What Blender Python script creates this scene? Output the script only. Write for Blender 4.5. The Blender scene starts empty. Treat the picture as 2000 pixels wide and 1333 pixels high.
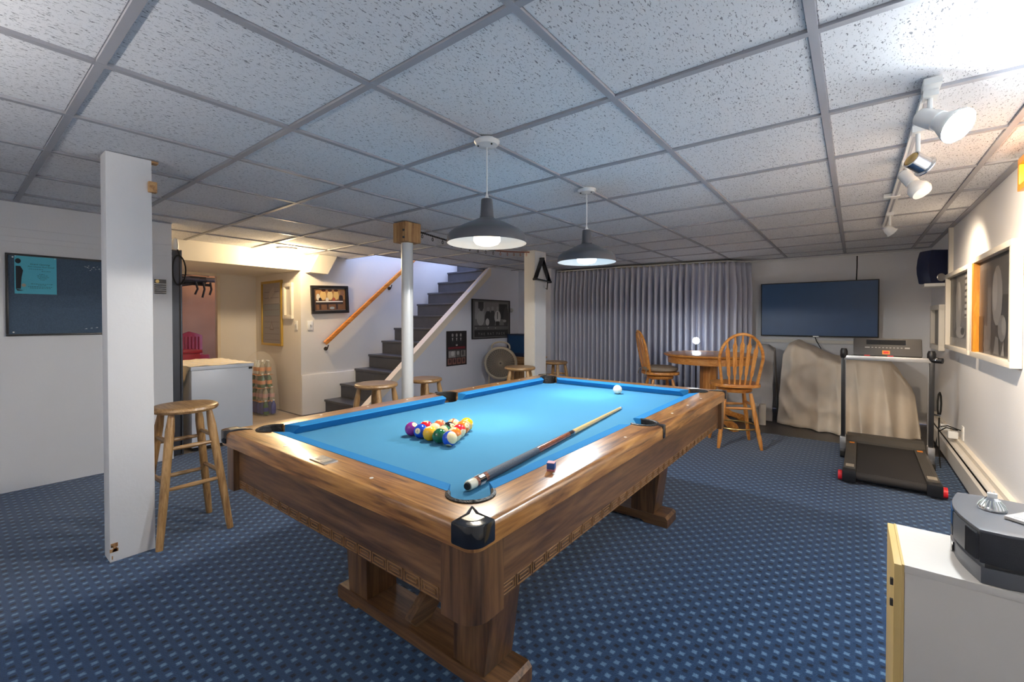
import bpy, bmesh, math, random
from mathutils import Vector, Matrix
random.seed(7)
PI = math.pi
sc = bpy.context.scene
COL = sc.collection

# ------------------------------------------------------------------ camera
CAMZ = 1.2
CE = 2.0277                      # height of the suspended ceiling
yaw, pitch, roll = 0.6598318, 0.0129776, -0.0000785
cam_d = bpy.data.cameras.new('camera'); cam = bpy.data.objects.new('camera', cam_d); COL.objects.link(cam)
fw = Vector((-math.sin(yaw)*math.cos(pitch), math.cos(yaw)*math.cos(pitch), -math.sin(pitch)))
rt = Vector((math.cos(yaw), math.sin(yaw), 0)); up = rt.cross(fw)
cam.matrix_world = Matrix(((rt.x, up.x, -fw.x, 0), (rt.y, up.y, -fw.y, 0), (rt.z, up.z, -fw.z, CAMZ), (0, 0, 0, 1)))
cam_d.sensor_width = 36; cam_d.lens = 861.97/2000*36
cam_d.shift_y = -(666.5-636.46)/2000          # the picture was cropped off-centre
cam_d.clip_start = 0.02
sc.camera = cam
# ------------------------------------------------------------------ world, exposure
w = bpy.data.worlds.new('world'); sc.world = w; w.use_nodes = True
w.node_tree.nodes['Background'].inputs[0].default_value = (0.42, 0.55, 1.0, 1)   # daylight coming down the stairwell
w.node_tree.nodes['Background'].inputs[1].default_value = 5.0
sc.view_settings.view_transform = 'Standard'; sc.view_settings.look = 'None'
sc.view_settings.gamma = 1.0; sc.view_settings.use_curve_mapping = False
sc.view_settings.exposure = 1.12
LAMP = dict(warm=1.7, cool=1.9, alcove=560, flood=420, rear_fill=200, halogen=38)   # emission strengths of the lamps and of the added fill
sc.cycles.max_bounces = 10; sc.cycles.diffuse_bounces = 7; sc.cycles.use_denoising = True
sc.cycles.sample_clamp_indirect = 6.0

# ------------------------------------------------------------------ material helpers
MATS = {}
def rgb(r, g, b):                # 0-255 display colour -> linear
    f = lambda c: (c/255/12.92) if c/255 <= .04045 else ((c/255+.055)/1.055)**2.4
    return (f(r), f(g), f(b))
def new_mat(name):
    m = bpy.data.materials.new(name); m.use_nodes = True; MATS[name] = m
    return m, m.node_tree.nodes, m.node_tree.links, m.node_tree.nodes['Principled BSDF']
def mat(name, col, rough=.5, metal=0., var=.08, vscale=8., bump=0., bscale=60., spec=.5, coat=0., trans=0., alpha=1., sheen=0.):
    m, N, L, P = new_mat(name)
    P.inputs['Roughness'].default_value = rough; P.inputs['Metallic'].default_value = metal
    P.inputs['Specular IOR Level'].default_value = spec; P.inputs['Coat Weight'].default_value = coat
    P.inputs['Transmission Weight'].default_value = trans; P.inputs['Alpha'].default_value = alpha
    P.inputs['Sheen Weight'].default_value = sheen
    tc = N.new('ShaderNodeTexCoord')
    nz = N.new('ShaderNodeTexNoise'); nz.inputs['Scale'].default_value = vscale; nz.inputs['Detail'].default_value = 4
    L.new(tc.outputs['Object'], nz.inputs['Vector'])
    mx = N.new('ShaderNodeMix'); mx.data_type = 'RGBA'
    mx.inputs['A'].default_value = tuple(c*(1-var) for c in col)+(1,)
    mx.inputs['B'].default_value = tuple(min(1, c*(1+var)) for c in col)+(1,)
    L.new(nz.outputs['Fac'], mx.inputs['Factor']); L.new(mx.outputs['Result'], P.inputs['Base Color'])
    if bump:
        n2 = N.new('ShaderNodeTexNoise'); n2.inputs['Scale'].default_value = bscale; n2.inputs['Detail'].default_value = 3
        L.new(tc.outputs['Object'], n2.inputs['Vector'])
        b = N.new('ShaderNodeBump'); b.inputs['Strength'].default_value = bump; b.inputs['Distance'].default_value = .01
        L.new(n2.outputs['Fac'], b.inputs['Height']); L.new(b.outputs['Normal'], P.inputs['Normal'])
    return m
def wood(name, dark, mid, light, axis=0, scale=1., rough=.4, coat=.2, knots=.6):
    m, N, L, P = new_mat(name)
    P.inputs['Roughness'].default_value = rough; P.inputs['Coat Weight'].default_value = coat; P.inputs['Coat Roughness'].default_value = .2
    tc = N.new('ShaderNodeTexCoord'); mp = N.new('ShaderNodeMapping')
    s = [14*scale]*3; s[axis] = 1.1*scale
    mp.inputs['Scale'].default_value = s
    L.new(tc.outputs['Object'], mp.inputs['Vector'])
    n1 = N.new('ShaderNodeTexNoise'); n1.inputs['Scale'].default_value = 1.6; n1.inputs['Detail'].default_value = 6; n1.inputs['Distortion'].default_value = knots*2
    n2 = N.new('ShaderNodeTexNoise'); n2.inputs['Scale'].default_value = 9; n2.inputs['Detail'].default_value = 5
    L.new(mp.outputs['Vector'], n1.inputs['Vector']); L.new(mp.outputs['Vector'], n2.inputs['Vector'])
    r1 = N.new('ShaderNodeValToRGB'); e = r1.color_ramp.elements
    e[0].position = .3; e[0].color = tuple(dark)+(1,); e[1].position = .72; e[1].color = tuple(light)+(1,)
    k = r1.color_ramp.elements.new(.5); k.color = tuple(mid)+(1,)
    ad = N.new('ShaderNodeMath'); ad.operation = 'MULTIPLY_ADD'; ad.inputs[1].default_value = .45; ad.inputs[2].default_value = -.22
    L.new(n2.outputs['Fac'], ad.inputs[0])
    a2 = N.new('ShaderNodeMath'); a2.operation = 'ADD'; L.new(n1.outputs['Fac'], a2.inputs[0]); L.new(ad.outputs[0], a2.inputs[1])
    L.new(a2.outputs[0], r1.inputs['Fac']); L.new(r1.outputs['Color'], P.inputs['Base Color'])
    return m
def emit(name, col, strength):
    m, N, L, P = new_mat(name)
    P.inputs['Base Color'].default_value = (.9, .9, .9, 1)
    P.inputs['Emission Color'].default_value = tuple(col)+(1,); P.inputs['Emission Strength'].default_value = strength
    return m

# -------- surfaces
def carpet_mat():
    m, N, L, P = new_mat('carpet')
    P.inputs['Roughness'].default_value = .95; P.inputs['Specular IOR Level'].default_value = .15; P.inputs['Sheen Weight'].default_value = .25
    g = N.new('ShaderNodeNewGeometry'); sp = N.new('ShaderNodeSeparateXYZ'); L.new(g.outputs['Position'], sp.inputs[0])
    def M(op, a, b=None, c=None):
        n = N.new('ShaderNodeMath'); n.operation = op
        for i, v in enumerate((a, b, c)):
            if v is None: continue
            if isinstance(v, (int, float)): n.inputs[i].default_value = v
            else: L.new(v, n.inputs[i])
        return n.outputs[0]
    nz = N.new('ShaderNodeTexNoise'); nz.inputs['Scale'].default_value = 90; nz.inputs['Detail'].default_value = 2; L.new(g.outputs['Position'], nz.inputs['Vector'])
    jit = M('MULTIPLY_ADD', nz.outputs['Fac'], .5, -.25)
    u = M('ADD', M('MULTIPLY_ADD', sp.outputs['X'], 1/.0335, .682/.0335+200.5), M('MULTIPLY', jit, .5))
    v = M('ADD', M('MULTIPLY_ADD', sp.outputs['Y'], 1/.0362, -1.76/.0362+200.5), M('MULTIPLY', jit, .5))
    fu, fv = M('FRACT', u), M('FRACT', v)
    par = M('FRACT', M('MULTIPLY', M('ADD', M('FLOOR', u), M('FLOOR', v)), .5))      # 0 light, .5 dark
    du = M('DIVIDE', M('ABSOLUTE', M('SUBTRACT', fu, .5)), .29)
    dv = M('DIVIDE', M('ABSOLUTE', M('SUBTRACT', fv, .5)), .27)
    d = M('MAXIMUM', du, dv)
    ms = N.new('ShaderNodeMapRange'); ms.interpolation_type = 'SMOOTHSTEP'
    ms.inputs['From Min'].default_value = .45; ms.inputs['From Max'].default_value = 1.2; ms.inputs['To Min'].default_value = 1; ms.inputs['To Max'].default_value = 0
    L.new(d, ms.inputs['Value'])
    mask = ms.outputs['Result']
    fl = N.new('ShaderNodeTexNoise'); fl.inputs['Scale'].default_value = 300; fl.inputs['Detail'].default_value = 3; L.new(g.outputs['Position'], fl.inputs['Vector'])
    big = N.new('ShaderNodeTexNoise'); big.inputs['Scale'].default_value = 1.3; L.new(g.outputs['Position'], big.inputs['Vector'])
    def C(c): 
        n = N.new('ShaderNodeRGB'); n.outputs[0].default_value = tuple(c)+(1,); return n.outputs[0]
    def mix(f, a, b, bt='MIX'):
        n = N.new('ShaderNodeMix'); n.data_type = 'RGBA'; n.blend_type = bt
        if isinstance(f, (int, float)): n.inputs['Factor'].default_value = f
        else: L.new(f, n.inputs['Factor'])
        L.new(a, n.inputs['A']); L.new(b, n.inputs['B']); return n.outputs['Result']
    base = mix(big.outputs['Fac'], C((.0095, .044, .118)), C((.012, .051, .132)))
    dots = mix(M('MULTIPLY', par, 2), C((.110, .205, .33)), C((.0018, .009, .030)))
    col = mix(mask, base, dots)
    flk = N.new('ShaderNodeMapRange'); flk.inputs['From Min'].default_value = .3; flk.inputs['From Max'].default_value = .7
    flk.inputs['To Min'].default_value = .7; flk.inputs['To Max'].default_value = 1.3; L.new(fl.outputs['Fac'], flk.inputs['Value'])
    cb = N.new('ShaderNodeCombineColor'); [L.new(flk.outputs['Result'], cb.inputs[i]) for i in range(3)]
    L.new(mix(1., col, cb.outputs[0], 'MULTIPLY'), P.inputs['Base Color'])
    b = N.new('ShaderNodeBump'); b.inputs['Strength'].default_value = .5; b.inputs['Distance'].default_value = .004
    L.new(fl.outputs['Fac'], b.inputs['Height']); L.new(b.outputs['Normal'], P.inputs['Normal'])
    return m
def tile_mat():
    m, N, L, P = new_mat('fissured_tile')
    P.inputs['Roughness'].default_value = .9; P.inputs['Specular IOR Level'].default_value = .2
    g = N.new('ShaderNodeNewGeometry'); oi = N.new('ShaderNodeObjectInfo')
    ad = N.new('ShaderNodeVectorMath'); ad.operation = 'ADD'
    cmb = N.new('ShaderNodeCombineXYZ'); mu = N.new('ShaderNodeMath'); mu.operation = 'MULTIPLY'; mu.inputs[1].default_value = 40
    L.new(oi.outputs['Random'], mu.inputs[0]); L.new(mu.outputs[0], cmb.inputs[2])
    L.new(g.outputs['Position'], ad.inputs[0]); L.new(cmb.outputs[0], ad.inputs[1])
    def layer(sc_, rot, lo, hi):
        mp = N.new('ShaderNodeMapping'); mp.inputs['Rotation'].default_value = (0, 0, rot); mp.inputs['Scale'].default_value = sc_
        L.new(ad.outputs[0], mp.inputs['Vector'])
        n = N.new('ShaderNodeTexNoise'); n.inputs['Scale'].default_value = 1; n.inputs['Detail'].default_value = 2.5; n.inputs['Distortion'].default_value = .8
        L.new(mp.outputs['Vector'], n.inputs['Vector'])
        r = N.new('ShaderNodeMapRange'); r.inputs['From Min'].default_value = lo; r.inputs['From Max'].default_value = hi
        L.new(n.outputs['Fac'], r.inputs['Value']); return r.outputs['Result']
    a = layer((210, 70, 1), .25, .615, .65)
    b = layer((420, 260, 1), -.2, .68, .71)
    mx = N.new('ShaderNodeMath'); mx.operation = 'MAXIMUM'; L.new(a, mx.inputs[0]); L.new(b, mx.inputs[1])
    st = N.new('ShaderNodeTexNoise'); st.inputs['Scale'].default_value = 2.2; st.inputs['Detail'].default_value = 3; L.new(ad.outputs[0], st.inputs['Vector'])
    base = N.new('ShaderNodeMix'); base.data_type = 'RGBA'
    base.inputs['A'].default_value = (.76, .765, .79, 1); base.inputs['B'].default_value = (.83, .835, .85, 1); L.new(st.outputs['Fac'], base.inputs['Factor'])
    c = N.new('ShaderNodeMix'); c.data_type = 'RGBA'; c.inputs['B'].default_value = (.12, .12, .14, 1)
    f2 = N.new('ShaderNodeMath'); f2.operation = 'MULTIPLY'; f2.inputs[1].default_value = .8; L.new(mx.outputs[0], f2.inputs[0])
    L.new(f2.outputs[0], c.inputs['Factor']); L.new(base.outputs['Result'], c.inputs['A']); L.new(c.outputs['Result'], P.inputs['Base Color'])
    inv = N.new('ShaderNodeMath'); inv.operation = 'SUBTRACT'; inv.inputs[0].default_value = 1; L.new(mx.outputs[0], inv.inputs[1])
    bp = N.new('ShaderNodeBump'); bp.inputs['Strength'].default_value = .6; bp.inputs['Distance'].default_value = .004
    L.new(inv.outputs[0], bp.inputs['Height']); L.new(bp.outputs['Normal'], P.inputs['Normal'])
    return m
def print_mat():                 # flat print: the colour of each printed shape comes with the mesh
    m, N, L, P = new_mat('print'); P.inputs['Roughness'].default_value = .35
    a = N.new('ShaderNodeVertexColor'); a.layer_name = 'ink'; L.new(a.outputs['Color'], P.inputs['Base Color'])
    return m

carpet_mat(); tile_mat(); print_mat()
mat('wall_paint', (.80, .795, .80), .75, var=.03, vscale=3, bump=.08, bscale=90)
mat('wall_warm', (.74, .70, .64), .75, var=.04, vscale=3, bump=.1, bscale=60)
mat('wall_stairs', (.68, .69, .76), .7, var=.04, vscale=2, bump=.08)
mat('pillar_paint', (.74, .74, .75), .6, var=.03, vscale=5, bump=.06)
mat('concrete', (.36, .30, .24), .8, var=.25, vscale=6, bump=.2)
mat('dark_tile', (.045, .038, .036), .35, var=.4, vscale=4)
mat('runner', (.36, .36, .39), .5, metal=.0, var=.05)
mat('white_plastic', (.8, .8, .78), .4, var=.02)
mat('white_enamel', (.78, .78, .77), .25, var=.02)
mat('cream_trim', (.72, .64, .5), .5, var=.05)
mat('cream_paint', (.76, .72, .64), .5, var=.03)
mat('black_plastic', (.012, .012, .014), .35, var=.1)
mat('black_gloss', (.010, .010, .012), .12, var=.1, coat=.5)
mat('black_rubber', (.010, .010, .010), .8, var=.1)
mat('dark_steel', (.055, .058, .07), .45, metal=.4, var=.2, vscale=6)
mat('chrome', (.75, .75, .76), .18, metal=1, var=.03)
mat('brushed', (.55, .54, .53), .35, metal=.9, var=.05)
mat('pewter', (.52, .48, .42), .32, metal=1, var=.2, vscale=80, bump=.3, bscale=300)
mat('brass', (.42, .30, .12), .35, metal=1, var=.1)
mat('bronze', (.10, .075, .055), .35, metal=.8, var=.1)
mat('cloth_blue', (.046, .215, .38), .9, var=.05, vscale=5, bump=.12, bscale=900, spec=.15, sheen=.05)
mat('cushion_blue', (.020, .18, .42), .9, var=.05, vscale=5, bump=.1, bscale=900, spec=.15)
mat('leather', (.012, .011, .011), .5, var=.3, vscale=60, bump=.4, bscale=120)
mat('sight', (.8, .78, .72), .3, var=.02)
for ax, nm in ((0, 'x'), (1, 'y'), (2, 'z')):
    wood('walnut_'+nm, rgb(58, 38, 24), rgb(96, 66, 41), rgb(124, 90, 56), ax, 1., .36, .35)
    wood('rail_'+nm, rgb(90, 54, 24), rgb(150, 102, 52), rgb(186, 136, 76), ax, 1.1, .28, .45, 1.0)
    wood('oak_'+nm, rgb(176, 104, 40), rgb(206, 136, 62), rgb(222, 160, 88), ax, 1.6, .32, .3)
    wood('stool_'+nm, rgb(124, 88, 52), rgb(162, 124, 78), rgb(190, 152, 104), ax, 1.6, .4, .2)
    wood('raw_'+nm, rgb(140, 98, 60), rgb(176, 134, 88), rgb(196, 158, 110), ax, 1.4, .6, 0)
wood('handrail_wood', rgb(180, 96, 26), rgb(216, 132, 44), rgb(232, 156, 70), 1, 2, .3, .4)
wood('yellow_wood', rgb(200, 120, 20), rgb(232, 150, 30), rgb(240, 170, 50), 2, 2, .4, .2)
mat('key_tan', rgb(138, 102, 64), .45, var=.1)
mat('shade_grey', (.085, .085, .095), .35, var=.05)
mat('shade_inside', (.85, .84, .82), .5, var=.01)
mat('stair_paint', (.052, .052, .060), .38, var=.35, vscale=9, bump=.1, bscale=40)
mat('stair_trim', (.80, .70, .58), .5, var=.03)
mat('curtain', (.56, .57, .66), .85, var=.06, vscale=5, bump=.15, bscale=700, spec=.2)
mat('sheet_cream', (.80, .70, .57), .9, var=.14, vscale=5, bump=.2, bscale=300, spec=.1)
mat('sheet_grey', (.42, .40, .385), .9, var=.2, vscale=5, bump=.2, bscale=300, spec=.1)
mat('cushion_fabric', (.30, .24, .18), .95, var=.2, vscale=30, bump=.3, bscale=200)
mat('tv_screen', (.008, .058, .17), .38, var=.1)
mat('cork_blue', (.075, .115, .17), .9, var=.5, vscale=160, bump=.4, bscale=300)
mat('flyer', rgb(86, 186, 206), .6, var=.06, vscale=10)
mat('ink', (.008, .012, .02), .6, var=.05)
mat('freezer_white', (.72, .74, .78), .3, var=.02)
mat('freezer_cloth', (.82, .74, .60), .85, var=.08, vscale=8, bump=.2)
mat('red_plastic', (.28, .012, .03), .35, var=.1)
mat('brown_wall', (.44, .27, .16), .8, var=.2, vscale=3)
mat('bag_film', (.9, .92, .9), .12, var=.01, alpha=.13, spec=.8)
mat('bottle_clear', (.62, .66, .62), .12, var=.25, vscale=60)
mat('bottle_amber', (.30, .27, .20), .15, var=.4, vscale=40)
mat('bottle_green', (.03, .10, .035), .2, var=.1)
mat('bottle_blue', (.02, .03, .25), .25, var=.1)
mat('label_orange', (.55, .22, .07), .5, var=.1)
mat('label_pink', (.5, .28, .24), .5, var=.1)
mat('fan_beige', (.42, .36, .28), .5, var=.05)
mat('fan_grille', (.14, .115, .10), .5, var=.1)
mat('navy', (.012, .018, .06), .4, var=.1)
mat('tread_belt', (.028, .024, .022), .75, var=.15, vscale=60, bump=.2, bscale=500)
mat('tread_rail', (.085, .075, .062), .5, var=.15)
mat('tread_console', (.06, .056, .055), .45, var=.1)
mat('red_part', (.75, .02, .03), .4, var=.05)
mat('tag_orange', (.95, .30, .03), .5, var=.05)
mat('button_grey', (.30, .29, .28), .5, var=.1)
mat('frame_white', (.80, .74, .64), .45, var=.03)
mat('frame_black', (.014, .012, .012), .35, var=.1)
mat('frame_gold', (.55, .36, .07), .35, metal=.5, var=.1)
mat('stereo_grey', (.085, .088, .098), .45, var=.05)
mat('stereo_dark', (.020, .021, .027), .5, var=.1, bump=.3, bscale=900)
mat('laminate', (.62, .58, .53), .45, var=.03, bump=.04)
mat('laminate_edge', (.60, .42, .16), .45, var=.06)
mat('remote_silver', (.55, .53, .52), .35, metal=.3, var=.03)
mat('ivory', (.84, .78, .60), .12, var=.01, coat=.6)
mat('cue_maple', rgb(226, 192, 132), .25, var=.08, coat=.4)
mat('cue_wrap', (.06, .075, .10), .7, var=.7, vscale=300, bump=.3, bscale=600)
mat('cue_burl', (.22, .065, .03), .2, var=.35, vscale=60, coat=.5)
mat('cue_ebony', (.02, .01, .009), .2, var=.2, coat=.5)
mat('chalk_blue', (.03, .09, .30), .9, var=.1)
mat('chalk_wrap', (.45, .16, .20), .5, var=.5, vscale=120)
mat('heater', (.70, .66, .60), .4, var=.05)
mat('pad_dark', (.02, .035, .09), .5, var=.1)
mat('rust', (.30, .11, .07), .6, var=.3)
emit('bulb_warm', (1.0, .80, .56), LAMP['warm'])
emit('bulb_cool', (.80, .92, 1.0), LAMP['cool'])
emit('bulb_alcove', (1.0, .74, .42), LAMP['alcove'])
emit('bulb_flood', (.88, .95, 1.0), LAMP['flood'])
emit('bulb_halogen', (1.0, .72, .40), 200.0)
emit('fill_rear', (1.0, .95, .90), LAMP['rear_fill'])

# ------------------------------------------------------------------ mesh builder
class MB:
    def __init__(s): s.v = []; s.f = []; s.c = []; s.cur = None
    def add(s, vs, fs):
        o = len(s.v); s.v += [tuple(p) for p in vs]; s.f += [tuple(i+o for i in f) for f in fs]
        s.c += [s.cur]*len(fs); return s
    def box(s, x0, x1, y0, y1, z0, z1, M=None):
        vs = [Vector((x, y, z)) for z in (z0, z1) for y in (y0, y1) for x in (x0, x1)]
        if M: vs = [M @ p for p in vs]
        return s.add(vs, [(0, 2, 3, 1), (4, 5, 7, 6), (0, 1, 5, 4), (1, 3, 7, 5), (3, 2, 6, 7), (2, 0, 4, 6)])
    def bar(s, a, b, w, d, upv=(0, 0, 1)):
        a, b = Vector(a), Vector(b); t = (b-a); l = t.length; t.normalize()
        u = Vector(upv); sd = t.cross(u)
        if sd.length < 1e-4: sd = t.cross(Vector((1, 0, 0)))
        sd.normalize(); u = sd.cross(t)
        M = Matrix((( sd.x, t.x, u.x, a.x), (sd.y, t.y, u.y, a.y), (sd.z, t.z, u.z, a.z), (0, 0, 0, 1)))
        return s.box(-w/2, w/2, 0, l, -d/2, d/2, M)
    def tube(s, pts, r, n=10, cap=True, closed=False):
        pts = [Vector(p) for p in pts]; k = len(pts)
        rs = r if isinstance(r, (list, tuple)) else [r]*k
        vs = []; prev = None
        for i, p in enumerate(pts):
            if closed: t = pts[(i+1) % k]-pts[i-1]
            else: t = pts[min(i+1, k-1)]-pts[max(i-1, 0)]
            t.normalize()
            if prev is None:
                a = Vector((0, 0, 1)) if abs(t.z) < .9 else Vector((1, 0, 0)); nrm = t.cross(a).normalized()
            else: nrm = (prev - t*prev.dot(t)).normalized()
            prev = nrm; bn = t.cross(nrm)
            vs += [p+(nrm*math.cos(2*PI*j/n)+bn*math.sin(2*PI*j/n))*rs[i] for j in range(n)]
        fs = []
        m = k if closed else k-1
        for i in range(m):
            a, b = i*n, ((i+1) % k)*n
            fs += [(a+j, a+(j+1) % n, b+(j+1) % n, b+j) for j in range(n)]
        if cap and not closed: fs += [tuple(range(n))[::-1], tuple(range((k-1)*n, k*n))]
        return s.add(vs, fs)
    def lathe(s, prof, n=24, M=None, a0=0., a1=2*PI):
        full = abs(a1-a0-2*PI) < 1e-6; m = n if full else n+1
        vs = []
        for (r, z) in prof:
            for j in range(m):
                a = a0+(a1-a0)*j/n; p = Vector((r*math.cos(a), r*math.sin(a), z)); vs.append(M @ p if M else p)
        fs = []
        for i in range(len(prof)-1):
            for j in range(n):
                k = (j+1) % m; fs.append((i*m+j, i*m+k, (i+1)*m+k, (i+1)*m+j))
        return s.add(vs, fs)
    def prism(s, poly, z0, z1, M=None, axis='z'):
        n = len(poly); vs = []
        for h in (z0, z1):
            for (a, b) in poly:
                p = Vector((a, b, h)) if axis == 'z' else (Vector((h, a, b)) if axis == 'x' else Vector((a, h, b)))
                vs.append(M @ p if M else p)
        fs = [tuple(range(n))[::-1], tuple(range(n, 2*n))]+[(i, (i+1) % n, n+(i+1) % n, n+i) for i in range(n)]
        return s.add(vs, fs)
    def sphere(s, c, r, n=16, m=10, sc_=(1, 1, 1)):
        c = Vector(c); vs = [c+Vector((0, 0, r*sc_[2]))]
        for i in range(1, m):
            th = PI*i/m
            vs += [c+Vector((r*sc_[0]*math.sin(th)*math.cos(2*PI*j/n), r*sc_[1]*math.sin(th)*math.sin(2*PI*j/n), r*sc_[2]*math.cos(th))) for j in range(n)]
        vs.append(c-Vector((0, 0, r*sc_[2])))
        fs = [(0, 1+j, 1+(j+1) % n) for j in range(n)]
        for i in range(m-2):
            a = 1+i*n; fs += [(a+j, a+n+j, a+n+(j+1) % n, a+(j+1) % n) for j in range(n)]
        l = len(vs)-1; a = 1+(m-2)*n; fs += [(a+j, l, a+(j+1) % n) for j in range(n)]
        return s.add(vs, fs)
    def build(s, name, m, parent=None, smooth=True, bevel=0., ink=False):
        me = bpy.data.meshes.new(name); me.from_pydata(s.v, [], s.f)
        if ink:
            ca = me.color_attributes.new('ink', 'FLOAT_COLOR', 'CORNER'); k = 0
            for pi, p in enumerate(me.polygons):
                for _ in p.loop_indices: ca.data[k].color = tuple(s.c[pi])+(1,); k += 1
        bm = bmesh.new(); bm.from_mesh(me)
        if not ink: bmesh.ops.recalc_face_normals(bm, faces=bm.faces)
        if bevel:
            ed = [e for e in bm.edges if len(e.link_faces) == 2 and e.calc_face_angle(0) > .6]
            bmesh.ops.bevel(bm, geom=ed, offset=bevel, segments=2, affect='EDGES', profile=.6)
        bm.to_mesh(me); bm.free()
        if smooth:
            me.polygons.foreach_set('use_smooth', [True]*len(me.polygons)); me.set_sharp_from_angle(angle=.6)
        me.materials.append(MATS[m] if isinstance(m, str) else m)
        o = bpy.data.objects.new(name, me); COL.objects.link(o)
        if parent: o.parent = parent
        return o
def B(x0, x1, y0, y1, z0, z1): return MB().box(x0, x1, y0, y1, z0, z1)
def tag(o, label=None, cat=None, group=None, kind=None):
    if label: o['label'] = label
    if cat: o['category'] = cat
    if group: o['group'] = group
    if kind: o['kind'] = kind
    return o
def thing(name, loc, label, cat, rz=0., group=None):
    o = bpy.data.objects.new(name, None); COL.objects.link(o); o.location = loc; o.rotation_euler = (0, 0, rz)
    o.empty_display_size = .1
    return tag(o, label, cat, group)
def copy_tree(o, parent=None):
    c = o.copy(); COL.objects.link(c)
    if parent: c.parent = parent
    for ch in list(o.children): copy_tree(ch, c)
    return c
def text_mesh(txt, size, spacing=1.):
    cu = bpy.data.curves.new('t', 'FONT'); cu.body = txt; cu.size = size; cu.align_x = 'CENTER'; cu.align_y = 'CENTER'; cu.space_character = spacing
    cu.resolution_u = 2
    ob = bpy.data.objects.new('t', cu); COL.objects.link(ob)
    dg = bpy.context.evaluated_depsgraph_get(); me = bpy.data.meshes.new_from_object(ob.evaluated_get(dg))
    vs = [tuple(v.co) for v in me.vertices]; fs = [tuple(p.vertices) for p in me.polygons]
    bpy.data.objects.remove(ob); bpy.data.curves.remove(cu); bpy.data.meshes.remove(me)
    return vs, fs
def struct(o, label, cat='wall'): return tag(o, label, cat, kind='structure')
def ell(cx, cy, rx, ry, n=14, a0=0, a1=2*PI): return [(cx+rx*math.cos(a0+(a1-a0)*i/n), cy+ry*math.sin(a0+(a1-a0)*i/n)) for i in range(n)]

# ================================================================== THE SETTING
XR, XL, XS, XD, XT = .69, -4.64, -5.475, -6.766, -4.55       # right wall, left wall, stair wall, door wall, wall under the stairs
Y0, YB, YP, YE = -1.6, 6.9, 2.746, 1.21                       # behind the camera, back wall, poster wall, end of the left wall
# floor
fl = struct(B(-8.3, XR+.1, Y0-.1, YB+.1, -.12, -.012).build('floor', 'concrete'), 'bare floor slab under the room', 'floor')
c = MB(); c.box(-4.72, XR, Y0, 5.33, -.012, 0); c.box(XT, -4.0, 5.33, 6.05, -.012, 0); c.box(-4.0, -1.35, 5.33, YB, -.012, 0)
c.build('carpet', 'carpet', fl, smooth=False)
B(-1.35, XR, 5.33, YB, -.012, -.003).build('dark_floor_tiles', 'dark_tile', fl, smooth=False)
# walls
struct(B(XL-.1, XL, Y0, YE, 0, CE+.05).build('wall_left', 'wall_paint'), 'pale grey wall behind the bulletin board', 'wall')
wl = bpy.data.objects['wall_left']
for z in (1.846, 1.789, 1.752): B(XL-.02, XL+.008, Y0, YE, z-.006, z).build('wall_moulding', 'wall_paint', wl, smooth=False)
struct(B(XR, XR+.1, Y0, YB, 0, CE+.05).build('wall_right', 'wall_paint'), 'right wall hung with framed photographs', 'wall')
struct(B(-4.0, XR, YB, YB+.1, 0, CE+.05).build('wall_back', 'wall_paint'), 'far wall behind the curtains and the television', 'wall')
struct(B(-6.9, XR+.1, Y0-.1, Y0, 0, CE+.05).build('wall_rear', 'wall_paint'), 'wall behind the viewer', 'wall')
m_ = MB(); m_.box(XT-.05, -3.9, 6.05, 6.15, 0, CE+.05); m_.box(-4.0, -3.9, 6.15, YB, 0, CE+.05)
struct(m_.build('wall_corner', 'wall_stairs'), 'short grey wall in the corner beside the rat pack poster', 'wall')
# alcove
m_ = MB(); m_.box(XD-.1, XD, 1.1, 1.52, 0, CE); m_.box(XD-.1, XD, 2.267, YP, 0, CE); m_.box(XD-.1, XD, 1.52, 2.267, 1.79, CE)
struct(m_.build('wall_alcove', 'wall_warm'), 'cream alcove wall with an open doorway', 'wall')
struct(B(XD, XL-.1, YE-.1, YE, 0, CE+.05).build('wall_alcove_side', 'wall_warm'), 'side wall of the alcove behind the bulletin board wall', 'wall')
d_ = struct(B(XD-.02, XD+.02, 2.255, 2.29, 0, 1.80).build('trim_1', 'cream_trim'), 'cream door casing beside the storeroom opening', 'door casing')
struct(B(XD-.02, XD+.02, 1.5, 2.255, 1.785, 1.82).build('trim_2', 'cream_trim'), 'cream door head casing over the storeroom opening', 'door casing')
m_ = MB(); m_.box(XD, XS, YP, YP+.1, 0, CE+.03); m_.box(XS-.1, XS, YP+.1, 6.2, 0, 3.3)
struct(m_.build('wall_stairwell', 'wall_warm'), 'cream wall with the handrail and the yellow framed chart', 'wall')
struct(B(XS-.001, XS+.018, YP+.001, 6.1, 0, .505).build('baseboard_stairs', 'wall_warm', None, bevel=.006), 'low painted foundation ledge along the stair wall', 'ledge')
struct(B(XD, XS+.002, YE, YP, 1.82, CE+.03).build('ceiling_soffit', 'cream_paint'), 'boxed cream soffit over the alcove', 'soffit')
pr = MB(); pr.prism([(2.80, 1.796), (3.04, 1.789), (3.17, CE), (2.92, CE)], XS, XS+.12, axis='x')
struct(pr.build('trim_3', 'cream_paint', smooth=False), 'slanted cream boxing under the ceiling at the stair wall', 'boxing')
# storeroom beyond the doorway
m_ = MB(); m_.box(-8.3, -8.2, .6, 3.4, 0, 2.2); m_.box(-8.2, XD-.1, .6, .7, 0, 2.2); m_.box(-8.2, XD-.1, 3.3, 3.4, 0, 2.2); m_.box(-8.2, XD-.1, .7, 3.3, 2.1, 2.2)
struct(m_.build('wall_storeroom', 'brown_wall'), 'brown unfinished storeroom seen through the doorway', 'wall')
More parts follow.
